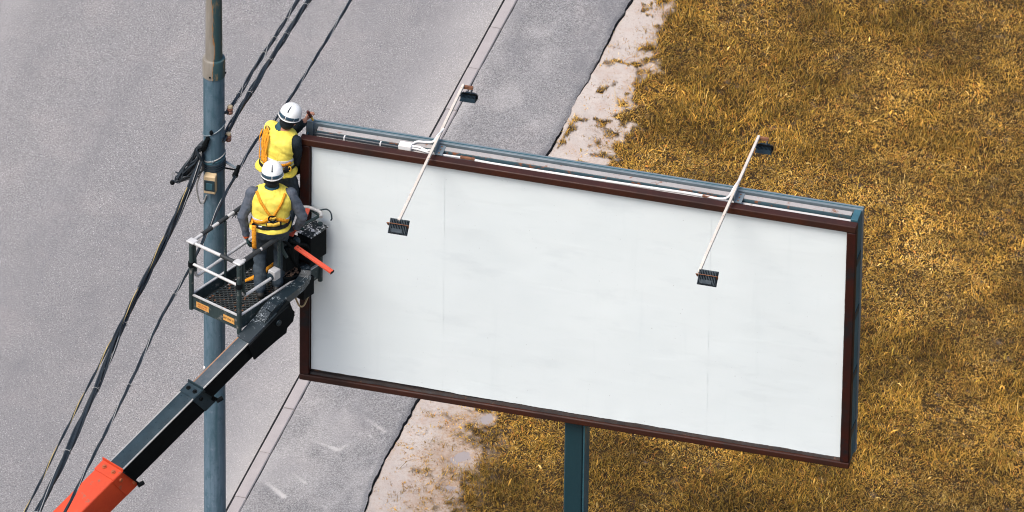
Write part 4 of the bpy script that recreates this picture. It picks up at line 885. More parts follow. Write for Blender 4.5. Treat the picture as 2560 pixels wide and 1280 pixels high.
a_, b_ = bk(0, -BWD, TR), bk(0, 0, TR); rail([a_, b_]); wraps(a_, b_, [(0.62, 0.9)])
a_, b_ = bk(0, -BWD, TR), bk(BLN, -BWD, TR + 0.05); rail([a_, b_]); wraps(a_, b_, [(0.13, 0.25), (0.33, 0.44), (0.52, 0.8)])
q = MB(); c_ = bk(0.72, -BWD, TR)
for k in range(6): q.bar(c_ + Vector((0, 0, -0.01)), c_ + Vector((rs.uniform(-0.05, 0.05), rs.uniform(-0.03, 0.03), rs.uniform(-0.08, -0.03))), 0.008, 0.004)
o = sub(q, 'tape_ends', 'wrap', smooth=False); o['kind'] = 'stuff'
a_, b_ = bk(0, 0, TR), bk(0.66, -0.01, TR); rail([a_, b_]); wraps(a_, b_, [(0.14, 0.5), (0.55, 0.98)], 0.026)
a_, b_ = bk(0.66, -0.01, TR), bk(BLN, -0.0, TR - 0.06); rail([a_, b_], 0.017, 'basket'); wraps(a_, b_, [(0.0, 0.1)], 0.034)
a_, b_ = bk(0, -BWD, 0.54), bk(0, 0, 0.53); rail([a_, b_], 0.017)
rail([bk(0.03, -BWD + 0.01, TR - 0.02), bk(0.05, -BWD + 0.01, 0.42), bk(0.08, -BWD + 0.01, 0.345), bk(0.16, -BWD + 0.01, 0.335), bk(0.6, -BWD + 0.01, 0.35), bk(BLN, -BWD + 0.01, 0.38)], 0.018)
q = MB(); q.tube([bk(0.03, -BWD + 0.01, TR - 0.02), bk(0.05, -BWD + 0.01, 0.42)], 0.0205, 10); sub(q, 'rail_sleeve', 'basket')
rail([bk(0.06, -0.005, TR - 0.03), bk(0.07, -0.005, 0.45), bk(0.09, -0.005, 0.36), bk(0.16, -0.005, 0.35), bk(0.30, -0.005, 0.35), bk(0.52, -0.005, 0.35)], 0.018)
q = MB(); q.tube([bk(0.06, -0.005, TR - 0.03), bk(0.07, -0.005, 0.45), bk(0.085, -0.005, 0.37)], 0.0215, 10); sub(q, 'rail_sleeve', 'basket')
rail([bk(BLN, -BWD, TR + 0.05), bk(BLN, 0, TR - 0.06)], 0.018, 'basket')
# socket box on the rail, control console, steering column, step for the second worker
q = MB(); q.obox(bk(0.58, -0.015, 0.37), U * 0.05, Vv * 0.045, ZZ * 0.06); so_ = sub(q, 'socket_box', 'rail', bevel=0.01)
q = MB(); c_ = bk(0.525, -0.02, 0.36); q.tube([c_, c_ - U * 0.016], 0.042, 14); sub(q, 'socket_face', 'lampblue')
q = MB(); q.obox(bk(1.19, -0.02, 0.45), U * 0.13, Vv * 0.09, ZZ * 0.175); sub(q, 'control_console', 'black', bevel=0.008)
q = MB(); q.obox(bk(1.19, -0.015, 0.632), U * 0.14, Vv * 0.102, ZZ * 0.008); sub(q, 'console_lid', 'splat', bevel=0.003)
q = MB(); q.tube([bk(0.72, -0.03, TR - 0.06), bk(0.72, -0.03, 0.62), bk(0.76, 0.0, 0.5)], 0.02, 10); sub(q, 'lever', 'basket')
q = MB(); q.tube(spline([bk(0.80, 0.0, 0.70), bk(0.92, 0.02, 0.60), bk(1.05, 0.04, 0.50), bk(1.1, 0.05, 0.3)], 6), 0.022, 8); sub(q, 'hydraulic_hose', 'black')
q = MB(); q.tube(spline([bk(0.70, -0.02, 0.76), bk(0.80, 0.03, 0.62), bk(0.84, 0.02, 0.45), bk(0.92, 0.0, 0.3)], 6), 0.016, 8); sub(q, 'hydraulic_hose', 'black')
q = MB(); q.obox(bk(0.86, -0.03, 0.45), U * 0.10, Vv * 0.03, ZZ * 0.16); sub(q, 'valve_block', 'black', bevel=0.015)
q = MB(); q.ball(bk(0.92, 0.0, 0.63), 0.04, 12, 8, (1, 1, 1.2)); sub(q, 'lever_knob', 'lampblue')
q = MB(); q.obox(bk(1.14, -0.40, 0.19), U * 0.14, Vv * 0.16, ZZ * 0.19); sub(q, 'step_box', 'black', bevel=0.01)
q = MB(); q.tube(spline([bk(1.25, -0.24, 0.80), bk(1.28, -0.12, 0.82), bk(1.3, 0.0, 0.80), bk(1.25, 0.05, 0.79)], 6), 0.02, 10); sub(q, 'guard_rail', 'rail')
q = MB(); q.tube(spline([bk(1.31, -0.04, 0.80), bk(1.34, 0.04, 0.84), bk(1.34, 0.10, 0.83), bk(1.33, 0.13, 0.77), bk(1.32, 0.125, 0.74)], 6), 0.008, 8); sub(q, 'hook', 'lampblue')
# stickers on the near toe board
for (f, w_, lines, ink) in ((0.24, 0.085, ('ACUTORI', 'ARENNA'), 'redink'), (0.79, 0.075, ('LEP KG Y1',), 'ink')):
    c_ = bk(-0.0055, -BWD * (1 - f), 0.032 if f < 0.5 else 0.03); q = MB(); q.obox(c_, Vv * w_, U * 0.0012, ZZ * 0.037); so_ = sub(q, 'sticker', 'sticker', smooth=False)
    for k, tx in enumerate(lines):
        me = text_mesh(tx, 0.03 if len(lines) > 1 else 0.034); mt = Matrix((Vv, ZZ, -U)).transposed().to_4x4()
        me.transform(Matrix.Translation(c_ - U * 0.002 + ZZ * ((0.014 - 0.028 * k) if len(lines) > 1 else 0) - LO) @ mt); link('sticker_lettering', me, ink, bas)
# loose things in and on the basket
q = MB(); c_ = bk(0.93, -0.13, 0.0); q.lathe([(0.13, 0.0), (0.155, 0.17), (0.165, 0.175), (0.165, 0.19), (0.145, 0.19), (0.135, 0.16), (0.01, 0.155)], 9, (0, 0, 0)); tub = thing('tub', 'low black tub filled with rusty scraps on the basket floor', 'tub', c_)
q.build('tub_body', 'black', tub)
q = MB(); rs = random.Random(8)
for k in range(45):
    a_, r_ = rs.uniform(0, 6.28), 0.12 * math.sqrt(rs.random()); q.obox((r_ * math.cos(a_), r_ * math.sin(a_), 0.165 + rs.uniform(0, 0.015)), Vector((rs.uniform(-1, 1), rs.uniform(-1, 1), 0.3)) * 0.02, Vector((rs.uniform(-1, 1), rs.uniform(-1, 1), 0)) * 0.012, (0, 0, 0.005))
o = q.build('scraps', 'debris', tub, smooth=False); o['kind'] = 'stuff'
b0, b1 = at_z(739, 617, FZ + 0.62), at_z(830, 680, FZ + 0.50)
q = MB(); q.bar(b0, b1, 0.052, 0.026, ZZ); bar_ = thing('red_bar', 'long red flat steel bar jutting out over the white poster', 'steel bar', b0); q.build('bar_body', 'barred', bar_, smooth=False, bevel=0.003, origin=b0)
dd = (b1 - b0).normalized(); q = MB(); q.bar(b1 + dd * 0.0005, b1 + dd * 0.008, 0.056, 0.03, ZZ); q.build('bar_end_cap', 'black', bar_, smooth=False, origin=b0)
for t_ in (0.03, 0.065):
    c_ = b0 + dd * t_; nrm = dd.cross(dd.cross(ZZ)).normalized(); nrm = nrm if nrm.z > 0 else -nrm
    q = MB(); q.tube([c_ + nrm * 0.0132, c_ + nrm * 0.0145], 0.006, 8); q.build('bar_hole', 'black', bar_, origin=b0)
for (p0, p1, lab) in (((727, 590), (743, 563), 'short red drilled plate by the lower worker\'s right hip'), ((763, 541), (770, 521), 'small red plate at the end of the basket rail beside the billboard')):
    z_ = FZ + (0.72 if p0[0] < 740 else 0.84); a_, b_ = at_z(*p0, z_), at_z(*p1, z_ + 0.04)
    q = MB(); q.bar(a_, b_, 0.05, 0.012, ZZ); o = q.build('red_plate', 'barred', None, smooth=False, bevel=0.002, origin=a_); o.location = a_; tag(o, lab, 'steel plate')

# ================================================================== THE WORKERS
def capsule(p0, r0, p1, r1, n=14, step=0.014, flat=None):
    """closed tapered capsule; flat=(axis, factor) squashes it across an axis"""
    p0, p1 = Vector(p0), Vector(p1); d = p1 - p0; L = d.length; d = d.normalized() if L > 1e-6 else Vector((0, 0, 1))
    u = d.orthogonal().normalized(); v = d.cross(u); prof = []
    for k in range(5): a_ = math.pi / 2 * (1 - k / 5); prof.append((r0 * math.cos(a_), -r0 * math.sin(a_)))
    m_ = max(1, int(L / step))
    for k in range(m_ + 1): t = k / m_; prof.append((r0 + (r1 - r0) * t, L * t))
    for k in range(1, 6): a_ = math.pi / 2 * k / 5; prof.append((r1 * math.cos(a_), L + r1 * math.sin(a_)))
    vs = []; fs = []
    for (r, h) in prof:
        r = max(r, 1e-4)
        for j in range(n):
            a_ = 2 * math.pi * j / n; o_ = u * math.cos(a_) * r + v * math.sin(a_) * r
            if flat: ax = Vector(flat[0]).normalized(); o_ -= ax * o_.dot(ax) * (1 - flat[1])
            vs.append(p0 + d * h + o_)
    for i in range(len(prof) - 1):
        for j in range(n): a_, b_ = i * n + j, i * n + (j + 1) % n; fs.append((a_, b_, b_ + n, a_ + n))
    fs.append(tuple(reversed(range(n)))); fs.append(tuple((len(prof) - 1) * n + j for j in range(n))); return vs, fs
def ellip(c, rx, ry, rz, rot=None, n=18, m_=14):
    q = MB(); q.ball(c, 1.0, n, m_, (rx, ry, rz), rot); return [Vector(v) for v in q.v], q.f
def loft(rings, n=28, sub_=6):
    """rings of (centre, rx, ry, xdir, ydir) smoothly interpolated into a closed body"""
    dense = []
    arr = [list(r[0]) + [r[1], r[2]] for r in rings]; P = [np.array(a_) for a_ in arr]; P = [2 * P[0] - P[1]] + P + [2 * P[-1] - P[-2]]
    for i in range(1, len(P) - 2):
        for k in range(sub_):
            t = k / sub_; a_, b_, c_, d_ = P[i - 1], P[i], P[i + 1], P[i + 2]
            dense.append(0.5 * (2 * b_ + (c_ - a_) * t + (2 * a_ - 5 * b_ + 4 * c_ - d_) * t * t + (3 * b_ - a_ - 3 * c_ + d_) * t ** 3))
    dense.append(P[-2]); vs = []; fs = []
    for r in dense:
        for j in range(n):
            a_ = 2 * math.pi * j / n; cx, sy = math.cos(a_), math.sin(a_)
            e = 2 / 2.5; cx = math.copysign(abs(cx) ** e, cx); sy = math.copysign(abs(sy) ** e, sy)
            vs.append(Vector((r[0] + r[3] * cx, r[1] + r[4] * sy, r[2])))
    k = len(dense)
    for i in range(k - 1):
        for j in range(n): a_, b_ = i * n + j, i * n + (j + 1) % n; fs.append((a_, b_, b_ + n, a_ + n))
    fs.append(tuple(reversed(range(n)))); fs.append(tuple((k - 1) * n + j for j in range(n))); return vs, fs
def ik(a_, b_, l1, l2, pole_dir):
    a_, b_, pole_dir = Vector(a_), Vector(b_), Vector(pole_dir); d = b_ - a_; L = min(d.length, (l1 + l2) * 0.995); d.normalize()
    x = (l1 * l1 - l2 * l2 + L * L) / (2 * L); h = math.sqrt(max(l1 * l1 - x * x, 0)); pd = (pole_dir - d * pole_dir.dot(d)).normalized()
    return a_ + d * x + pd * h, a_ + d * L

def hand(prims, wrist, d, nrm, label, curl, side, thumb_close=0.5, spread=0.006):
    """palm and five fingers; d = along the hand, nrm = out of the palm, side = thumb direction"""
    d = Vector(d).normalized(); nrm = Vector(nrm); nrm = (nrm - d * nrm.dot(d)).normalized(); sd = d.cross(nrm).normalized() * side
    for k, (off, ln) in enumerate(((0.031, 0.078), (0.0105, 0.088), (-0.0105, 0.084), (-0.031, 0.066))):
        root = wrist + d * (0.088 - 0.006 * abs(k - 1)) + sd * off
        prims.append((*capsule(wrist + sd * off * 0.55 + d * 0.005, 0.0155, root, 0.0125, 10), label))
        dir_ = d + sd * spread * (1.5 - k) * 8 * 0.1; p_ = root; ang = 0.0
        for sgm, (f, r0, r1) in enumerate(((0.45, 0.0108, 0.0102), (0.30, 0.0102, 0.0094), (0.25, 0.0094, 0.0082))):
            ang += curl * (0.75 + 0.25 * sgm); dv = (dir_ * math.cos(ang) + nrm * math.sin(ang)).normalized(); e = p_ + dv * ln * f
            prims.append((*capsule(p_, r0, e, r1, 10, 0.006), label)); p_ = e
    t0 = wrist + d * 0.022 + sd * 0.026; t1 = t0 + (sd * 0.75 + d * 0.75 + nrm * 0.35 * thumb_close).normalized() * 0.042; t2 = t1 + (d * 0.9 + sd * (0.5 - thumb_close * 0.6) + nrm * 0.9 * thumb_close).normalized() * 0.034; t3 = t2 + (d * 0.6 + nrm * 1.1 * thumb_close - sd * 0.4 * thumb_close).normalized() * 0.024
    for p_, e, r0, r1 in ((t0, t1, 0.015, 0.0125), (t1, t2, 0.0122, 0.0112), (t2, t3, 0.011, 0.009)): prims.append((*capsule(p_, r0, e, r1, 10, 0.006), label))

def make_person(label, root, yaw, spec):
    t = thing('person', label, 'person', root, yaw, 'workers in the lift basket')
    prims = []; inv = (Matrix.Translation(root) @ Matrix.Rotation(yaw, 4, 'Z')).inverted()
    lean = spec['lean']                                             # (dx, dy) of the shoulders against the hips
    kz = spec.get('kz', 0.84)
    Zc = lambda z: z if z < 1.03 else 1.03 + (z - 1.03) * kz
    def tc(z): f = max(0.0, (z - 0.86) / 0.6); return Vector((lean[0] * f, lean[1] * f, Zc(z)))
    fat = spec.get('bulk', 1.0)
    rings = [(tc(z), rx * fat, ry * fat) for z, rx, ry in ((0.80, 0.150, 0.115), (0.86, 0.172, 0.132), (0.94, 0.178, 0.138), (1.03, 0.172, 0.130), (1.12, 0.178, 0.132), (1.22, 0.192, 0.138), (1.31, 0.200, 0.138), (1.385, 0.188, 0.120), (1.435, 0.140, 0.095), (1.47, 0.080, 0.072))]
    prims.append((*loft(rings), 'torso'))
    # legs
    for s_, foot in ((-1, spec['lfoot']), (1, spec['rfoot'])):
        hip = Vector((s_ * 0.095, 0.0, 0.88)); ank = Vector(foot) + Vector((0, 0, 0.10)); kn, ank = ik(hip, ank, 0.42, 0.42, (s_ * 0.15, 1, 0))
        prims.append((*capsule(hip, 0.108, kn, 0.078), 'trousers')); prims.append((*capsule(kn, 0.078, ank + Vector((0, -0.005, 0.02)), 0.066), 'trousers'))
        f0 = Vector(foot); fd = Vector((s_ * 0.15, 1, 0)).normalized()
        prims.append((*capsule(ank + Vector((0, 0, 0.03)), 0.052, f0 + Vector((0, 0, 0.055)), 0.050), 'boot'))
        prims.append((*capsule(f0 - fd * 0.045 + Vector((0, 0, 0.045)), 0.044, f0 + fd * 0.15 + Vector((0, 0, 0.036)), 0.038), 'boot'))
    # arms
    sh = {-1: tc(1.375) + Vector((-0.188 * fat, 0, 0)), 1: tc(1.375) + Vector((0.188 * fat, 0, 0))}
    if 'lsh_in' in spec: sh[-1].x += spec['lsh_in']; sh[-1].y += spec['lsh_in'] * 0.6
    if 'rdrop' in spec: sh[1].z -= spec['rdrop']; sh[-1].z += spec['rdrop'] * 0.4
    for s_, key in ((-1, 'l'), (1, 'r')):
        hnd, pole_, pn = spec[key + 'hand'], spec[key + 'pole'], spec[key + 'palm']
        hnd = Vector(hnd); el, wr = ik(sh[s_], hnd, 0.30, 0.265, pole_); ad = (wr - el).normalized()
        prims.append((*capsule(sh[s_], 0.074, el, 0.057), spec['sleeve'])); prims.append((*capsule(el, 0.056, wr - ad * 0.03, 0.044), spec['sleeve']))
        hd_ = (Vector(spec[key + 'dir']) if key + 'dir' in spec else ad)
        if spec['glove']:
            prims.append((*capsule(wr - ad * 0.035, 0.038, wr - ad * 0.005, 0.037), 'cuff')); hand(prims, wr, hd_, pn, 'glove', spec[key + 'curl'], s_ * -1 if key == 'l' else s_ * -1, 0.6)
        else:
            prims.append((*capsule(wr - ad * 0.05, 0.047, wr - ad * 0.03, 0.047), 'collar')); prims.append((*capsule(wr - ad * 0.04, 0.028, wr + hd_.normalized() * 0.02, 0.027, flat=(pn, 0.8)), 'skin')); hand(prims, wr, hd_, pn, 'skin', spec[key + 'curl'], s_ * -1, 0.7)
        spec[key + '_wrist'] = wr; spec[key + '_dir'] = hd_.normalized()
    # neck and head
    nb = tc(1.44); hc = tc(1.44) + Vector(spec['head_off']); HR = Matrix.Rotation(spec['head_yaw'], 3, 'Z') @ Matrix.Rotation(spec['head_tilt'], 3, 'X') @ Matrix.Rotation(spec.get('head_roll', 0), 3, 'Y')
    prims.append((*capsule(nb, 0.064, hc + HR @ Vector((0, -0.015, -0.06)), 0.056), 'skin'))
    prims.append((*capsule(nb + Vector((0, 0, 0.005)), 0.078, nb + Vector((lean[0] * 0.05, 0.005, 0.035)), 0.069), 'collar'))
    H = lambda x, y, z: hc + HR @ Vector((x, y, z))
    prims.append((*ellip(H(0, -0.005, 0.02), 0.079, 0.098, 0.098, HR), 'skin')); prims.append((*ellip(H(0, 0.03, -0.045), 0.058, 0.062, 0.070, HR), 'skin'))
    prims.append((*ellip(H(0, -0.028, -0.018), 0.083, 0.082, 0.082, HR), 'hood'))
    prims.append((*capsule(H(0, 0.088, 0.01), 0.010, H(0, 0.108, -0.022), 0.015, 10), 'skin'))                    # nose
    for s_ in (-1, 1):
        prims.append((*ellip(H(s_ * 0.032, 0.085, 0.012), 0.013, 0.010, 0.008, HR, 10, 8), 'eye'))
        prims.append((*ellip(H(s_ * 0.083, 0.005, 0.0), 0.010, 0.02, 0.032, HR, 10, 8), 'skin'))                  # ears
    prims.append((*ellip(H(0, 0.085, -0.055), 0.024, 0.010, 0.007, HR, 10, 8), 'lip'))
    # one continuous surface
    vs, fs, labs = [], [], []
    for v_, f_, lb in prims:
        o_ = len(vs); vs += [tuple(x) for x in v_]; fs += [tuple(i + o_ for i in f) for f in f_]; labs += [lb] * len(v_)
    me = bpy.data.meshes.new('body_source'); me.from_pydata(vs, [], fs); so = bpy.data.objects.new('body_source', me); COL.objects.link(so)
    rm = so.modifiers.new('remesh', 'REMESH'); rm.mode = 'VOXEL'; rm.voxel_size = 0.0075; smo = so.modifiers.new('smooth', 'SMOOTH'); smo.factor = 0.5; smo.iterations = 3
    bpy.context.view_layer.update(); bme = bpy.data.meshes.new_from_object(so.evaluated_get(bpy.context.evaluated_depsgraph_get())); bpy.data.objects.remove(so)
    bme.name = 'body'
    kd = kdtree.KDTree(len(vs))
    for i, v_ in enumerate(vs): kd.insert(v_, i)
    kd.balance()
    lab_mat = {'torso': spec['jacket'], 'trousers': 'trousers', 'boot': 'boot', spec['sleeve']: spec['jacket'], 'cuff': 'cuff', 'glove': 'glove', 'collar': 'collar', 'skin': 'skin', 'hood': 'hood', 'eye': 'eye', 'lip': 'lip'}
    names = sorted(set(lab_mat)); mats = []
    for n_ in names: bme.materials.append(M[lab_mat[n_]])
    vl = []
    for v_ in bme.vertices: vl.append(labs[kd.find(v_.co)[1]])
    # fold relief on the clothes
    co = np.array([v_.co for v_ in bme.vertices]); nr = np.array([v_.normal for v_ in bme.vertices])
    fold = (fbm(co[:, 0] * 9 + co[:, 2] * 5, co[:, 1] * 9 + co[:, 2] * 12, 200, 3) - 0.5) * 0.024
    soft = np.array([1.0 if l_ in ('torso', 'trousers', spec['sleeve']) else 0.0 for l_ in vl]); co = co + nr * (fold * soft)[:, None]
    bme.vertices.foreach_set('co', co.ravel()); bme.update()
    # soften the borders between materials: smooth each label's field over the mesh
    ed_ = np.empty(len(bme.edges) * 2, np.int64); bme.edges.foreach_get('vertices', ed_); ed_ = ed_.reshape(-1, 2)
    deg = np.bincount(ed_.ravel(), minlength=len(vl)).astype(float) + 1; F = np.stack([np.array([l_ == n_ for l_ in vl], float) for n_ in names], 1)
    for _ in range(7):
        G = F.copy(); np.add.at(G, ed_[:, 0], F[ed_[:, 1]]); np.add.at(G, ed_[:, 1], F[ed_[:, 0]]); F = G / deg[:, None]
    keepl = np.isin(np.array(vl), ['eye', 'lip']); pk_ = F.argmax(1); vl = [v0 if k0 else names[i0] for v0, k0, i0 in zip(vl, keepl, pk_)]
    flab = []
    for p_ in bme.polygons:
        ls_ = [vl[i] for i in p_.vertices]; l_ = max(set(ls_), key=ls_.count); c = p_.center
        if l_ == 'torso' and c.z < 0.885: l_ = 'trousers'
        flab.append(l_); p_.material_index = names.index(l_); p_.use_smooth = True
    body = link('body', bme, None, t)
    cen = np.array([p_.center for p_ in bme.polygons]); flab = np.array(flab); nrm_f = np.array([p_.normal for p_ in bme.polygons])
    nv = np.array([v_.normal for v_ in bme.vertices])
    def shell(name, mask, off, mat, thick=0.004, flare=None, noise=0.0, parent=t, sm=4):
        idx = np.nonzero(mask)[0]; mp = {}; V_ = []; F_ = []
        for i in idx:
            f_ = []
            for vi in bme.polygons[i].vertices:
                if vi not in mp: mp[vi] = len(V_); V_.append(vi)
                f_.append(mp[vi])
            F_.append(f_)
        ids = np.array(V_); pos = co[ids] + nv[ids] * off
        if flare is not None: pos += nv[ids] * flare(co[ids])[:, None]
        if noise: pos += nv[ids] * ((fbm(co[ids, 0] * 6 + co[ids, 2] * 3, co[ids, 1] * 5 + co[ids, 2] * 7, 210, 3) - 0.5) * noise)[:, None]
        m2 = bpy.data.meshes.new(name); m2.from_pydata([tuple(p_) for p_ in pos], [], F_); m2.update()
        # even out the cut edges
        cnt = {}
        for f_ in F_:
            for i in range(len(f_)): k_ = tuple(sorted((f_[i], f_[(i + 1) % len(f_)]))); cnt[k_] = cnt.get(k_, 0) + 1
        nb_ = {}
        for (a_, b_), c_ in cnt.items():
            if c_ == 1: nb_.setdefault(a_, []).append(b_); nb_.setdefault(b_, []).append(a_)
        for _ in range(14):
            new = {a_: pos[a_] * 0.4 + 0.6 * np.mean([pos[b_] for b_ in bs], 0) for a_, bs in nb_.items()}
            for a_, p_ in new.items(): pos[a_] = p_
        m2.vertices.foreach_set('co', pos.ravel()); m2.update(); m2.polygons.foreach_set('use_smooth', [True] * len(m2.polygons))
        o_ = link(name, m2, mat, parent); 
        if sm: s2 = o_.modifiers.new('smooth', 'SMOOTH'); s2.factor = 0.5; s2.iterations = sm
        sd_ = o_.modifiers.new('thick', 'SOLIDIFY'); sd_.thickness = thick; sd_.offset = 1; return o_
    hem = spec['hem']; tz = cen[:, 2]; tor = (flab == 'torso') | ((flab == 'trousers') & (tz > hem - 0.01) & (abs(cen[:, 0]) < 0.26) & (abs(cen[:, 1]) < 0.2))
    vmask = tor & (tz > hem)
    if 'lsh_in' in spec: vmask |= (flab == spec['sleeve']) & (np.linalg.norm(cen - np.array(sh[-1]), axis=1) < 0.13)
    flare = lambda c: 0.022 * np.clip((hem + 0.07 - c[:, 2]) / 0.07, 0, 1)
    vest = shell('vest', vmask, 0.012, 'vest', 0.004, flare, 0.034)
    for (z0, z1) in spec['stripes']: shell('reflective_stripe', vmask & (tz > Zc(z0)) & (tz < Zc(z1)), 0.0205, 'stripe', 0.003, None, 0.034, vest)
    bz = spec['belt']; shell('belt', vmask & (tz > bz[0]) & (tz < bz[1]), 0.024, 'belt', 0.006, None, 0.02)
    # straps laid on the back
    bpy.context.view_layer.update(); dg = bpy.context.evaluated_depsgraph_get()
    bv = [bvhtree.BVHTree.FromPolygons([tuple(c) for c in co], [tuple(p_.vertices) for p_ in bme.polygons])]
    def backpt(x, z, off, frm=-1.0):
        z = Zc(z)
        h_, n_, i_, d_ = bv[0].ray_cast(Vector((x, frm, z)), Vector((0, -math.copysign(1, frm), 0)))
        if h_ is None: h_ = Vector((x, tc(z).y - 0.13, z)); n_ = Vector((0, -1, 0))
        return h_ + n_ * off, n_
    def strap(name, pts, w_, mat, off=0.028, parent=t, free=None):
        ctrl = [Vector((p_[0], 0, p_[1])) for p_ in pts]; path_ = spline(ctrl, 8) if len(ctrl) > 2 else [ctrl[0].lerp(ctrl[1], k / 14) for k in range(15)]
        P3, N3 = [], []
        for c in path_:
            h_, n_ = backpt(c.x, c.z, off); P3.append(h_); N3.append(n_)
        # even out
        for _ in range(2): P3 = [P3[0]] + [(P3[i - 1] + P3[i] * 2 + P3[i + 1]) / 4 for i in range(1, len(P3) - 1)] + [P3[-1]]
        vs_, fs_ = [], []
        for i, p_ in enumerate(P3):
            tg = (P3[min(i + 1, len(P3) - 1)] - P3[max(i - 1, 0)]).normalized(); sd_ = tg.cross(N3[i]).normalized()
            vs_ += [p_ - sd_ * w_ / 2, p_ + sd_ * w_ / 2]
        for i in range(len(P3) - 1): fs_.append((2 * i, 2 * i + 1, 2 * i + 3, 2 * i + 2))
        q = MB(); q.add(vs_, fs_); o_ = q.build(name, mat, parent); s2 = o_.modifiers.new('thick', 'SOLIDIFY'); s2.thickness = 0.005; s2.offset = 0; return o_
    spec['dress'](t, strap, backpt, shell, vmask, cen)
    # helmet
    hr = Matrix.LocRotScale(H(0, -0.004, 0.045), HR.to_quaternion(), None)
    dome = [(0.128, 0.0), (0.130, 0.012), (0.1285, 0.04), (0.121, 0.075), (0.104, 0.108), (0.078, 0.131), (0.046, 0.144), (0.016, 0.149), (0.001, 0.1495)]
    SX, SY = 0.90, 1.10
    def hm(q): q.v = [tuple(hr @ Vector(v_)) for v_ in q.v]; return q
    q = MB(); q.lathe([(0.118, -0.002)] + dome, 40, sx=SX, sy=SY, caps=False); helm = hm(q).build('helmet', 'helmet', t); s2 = helm.modifiers.new('thick', 'SOLIDIFY'); s2.thickness = 0.003; s2.offset = -1
    q = MB(); pk = []                                                # peak in front
    n_ = 17
    for k in range(n_):
        a_ = R(25 + 130 * k / (n_ - 1)); x_, y_ = 0.129 * SX * math.cos(a_), 0.129 * SY * math.sin(a_); f = math.sin(math.pi * k / (n_ - 1)) ** 0.7
        pk += [(x_, y_, 0.006), (x_ * 1.02, y_ + 0.055 * f, -0.006 * f + 0.004)]
    q.add(pk, [(2 * k, 2 * k + 1, 2 * k + 3, 2 * k + 2) for k in range(n_ - 1)]); o_ = hm(q).build('helmet_peak', 'helmet', helm); s2 = o_.modifiers.new('thick', 'SOLIDIFY'); s2.thickness = 0.004
    q = MB(); q.tube([(0.1305 * SX * math.cos(a_), 0.1305 * SY * math.sin(a_), 0.0 - 0.010 * max(0, -math.sin(a_)) ** 2) for a_ in [2 * math.pi * k / 48 for k in range(49)]], 0.0055, 8, False); hm(q).build('helmet_rim', 'helmet', helm)
    def patch(a0, a1, z0, z1, off, nm, mt, n2=8):
        def rad(z):
            for i in range(len(dome) - 1):
                if dome[i][1] <= z <= dome[i + 1][1]: f = (z - dome[i][1]) / (dome[i + 1][1] - dome[i][1]); return dome[i][0] + (dome[i + 1][0] - dome[i][0]) * f
            return dome[0][0]
        vs_ = []
        for k in range(n2 + 1):
            a_ = R(a0 + (a1 - a0) * k / n2)
            for j in range(5): z_ = z0 + (z1 - z0) * j / 4; r_ = rad(z_) + off; vs_.append((r_ * SX * math.cos(a_), r_ * SY * math.sin(a_), z_))
        q = MB(); q.add(vs_, [(5 * k + j, 5 * k + 5 + j, 5 * k + 6 + j, 5 * k + 1 + j) for k in range(n2) for j in range(4)]); o_ = hm(q).build(nm, mt, helm); s2 = o_.modifiers.new('thick', 'SOLIDIFY'); s2.thickness = 0.003; s2.offset = 0
    for (a0, a1) in ((192, 222), (225, 268), (272, 315), (318, 348)): patch(a0, a1, 0.006, 0.042, 0.0022, 'helmet_tape', 'helmetband')
    patch(266, 275, 0.085, 0.14, 0.001, 'helmet_ridge', 'lampblue', 3)
    q = MB(); q.tube([(0.118 * SX * math.cos(a_), 0.118 * SY * math.sin(a_), -0.022) for a_ in [R(190 + 160 * k / 20) for k in range(21)]], 0.011, 8); hm(q).build('helmet_headband', 'belt', helm)
    spec['H'] = H; return t, spec

# lower worker, seen square from behind, standing on the grating
W1 = at_z(676, 737, FZ); W1.z = FZ
def dress1(t, strap, backpt, shell, vmask, cen):
    h_ = strap('harness_strap', [(-0.135, 1.425), (-0.09, 1.36), (-0.03, 1.25), (0.028, 1.165)], 0.030, 'strap')
    strap('harness_strap', [(0.150, 1.425), (0.125, 1.36), (0.08, 1.26), (0.04, 1.165)], 0.030, 'strap')
    strap('harness_strap', [(0.025, 1.15), (-0.04, 1.10), (-0.12, 1.055), (-0.19, 1.045)], 0.042, 'strap', 0.034)
    strap('harness_strap', [(0.05, 1.15), (0.09, 1.115), (0.14, 1.09), (0.17, 1.05)], 0.042, 'strap', 0.034)
    strap('harness_pad', [(0.005, 1.16), (0.065, 1.16)], 0.035, 'pad', 0.045)
    c, n_ = backpt(0.034, 1.155, 0.042); q = MB()
    pts = [(c + Vector((0.04 * math.cos(a_), 0, 0.036 * math.sin(a_)))) for a_ in [2 * math.pi * k / 16 for k in range(17)]]
    q.tube(pts, 0.008, 8, False); q.build('dorsal_ring', 'black', t)
    strap('belt_pouch', [(-0.03, 1.040), (0.11, 1.055)], 0.062, 'belt', 0.036); strap('belt_pad', [(-0.018, 1.040), (0.095, 1.054)], 0.040, 'pad', 0.041)
    strap('belt_label', [(-0.105, 1.005), (-0.07, 1.008)], 0.016, 'stripe', 0.036)
    # hip strap hanging down from the belt
    q = MB(); vs = []
    for k in range(13):
        f = k / 12; y_ = -0.165 - 0.02 * math.sin(f * 3); z_ = 1.03 - 0.30 * f; x_ = -0.165 + 0.005 * f
        vs += [(x_ - 0.024, y_, z_), (x_ + 0.024, y_ - 0.004, z_)]
    q.add(vs, [(2 * i, 2 * i + 1, 2 * i + 3, 2 * i + 2) for i in range(12)]); o = q.build('hanging_strap', 'strap', t); s2 = o.modifiers.new('thick', 'SOLIDIFY'); s2.thickness = 0.006
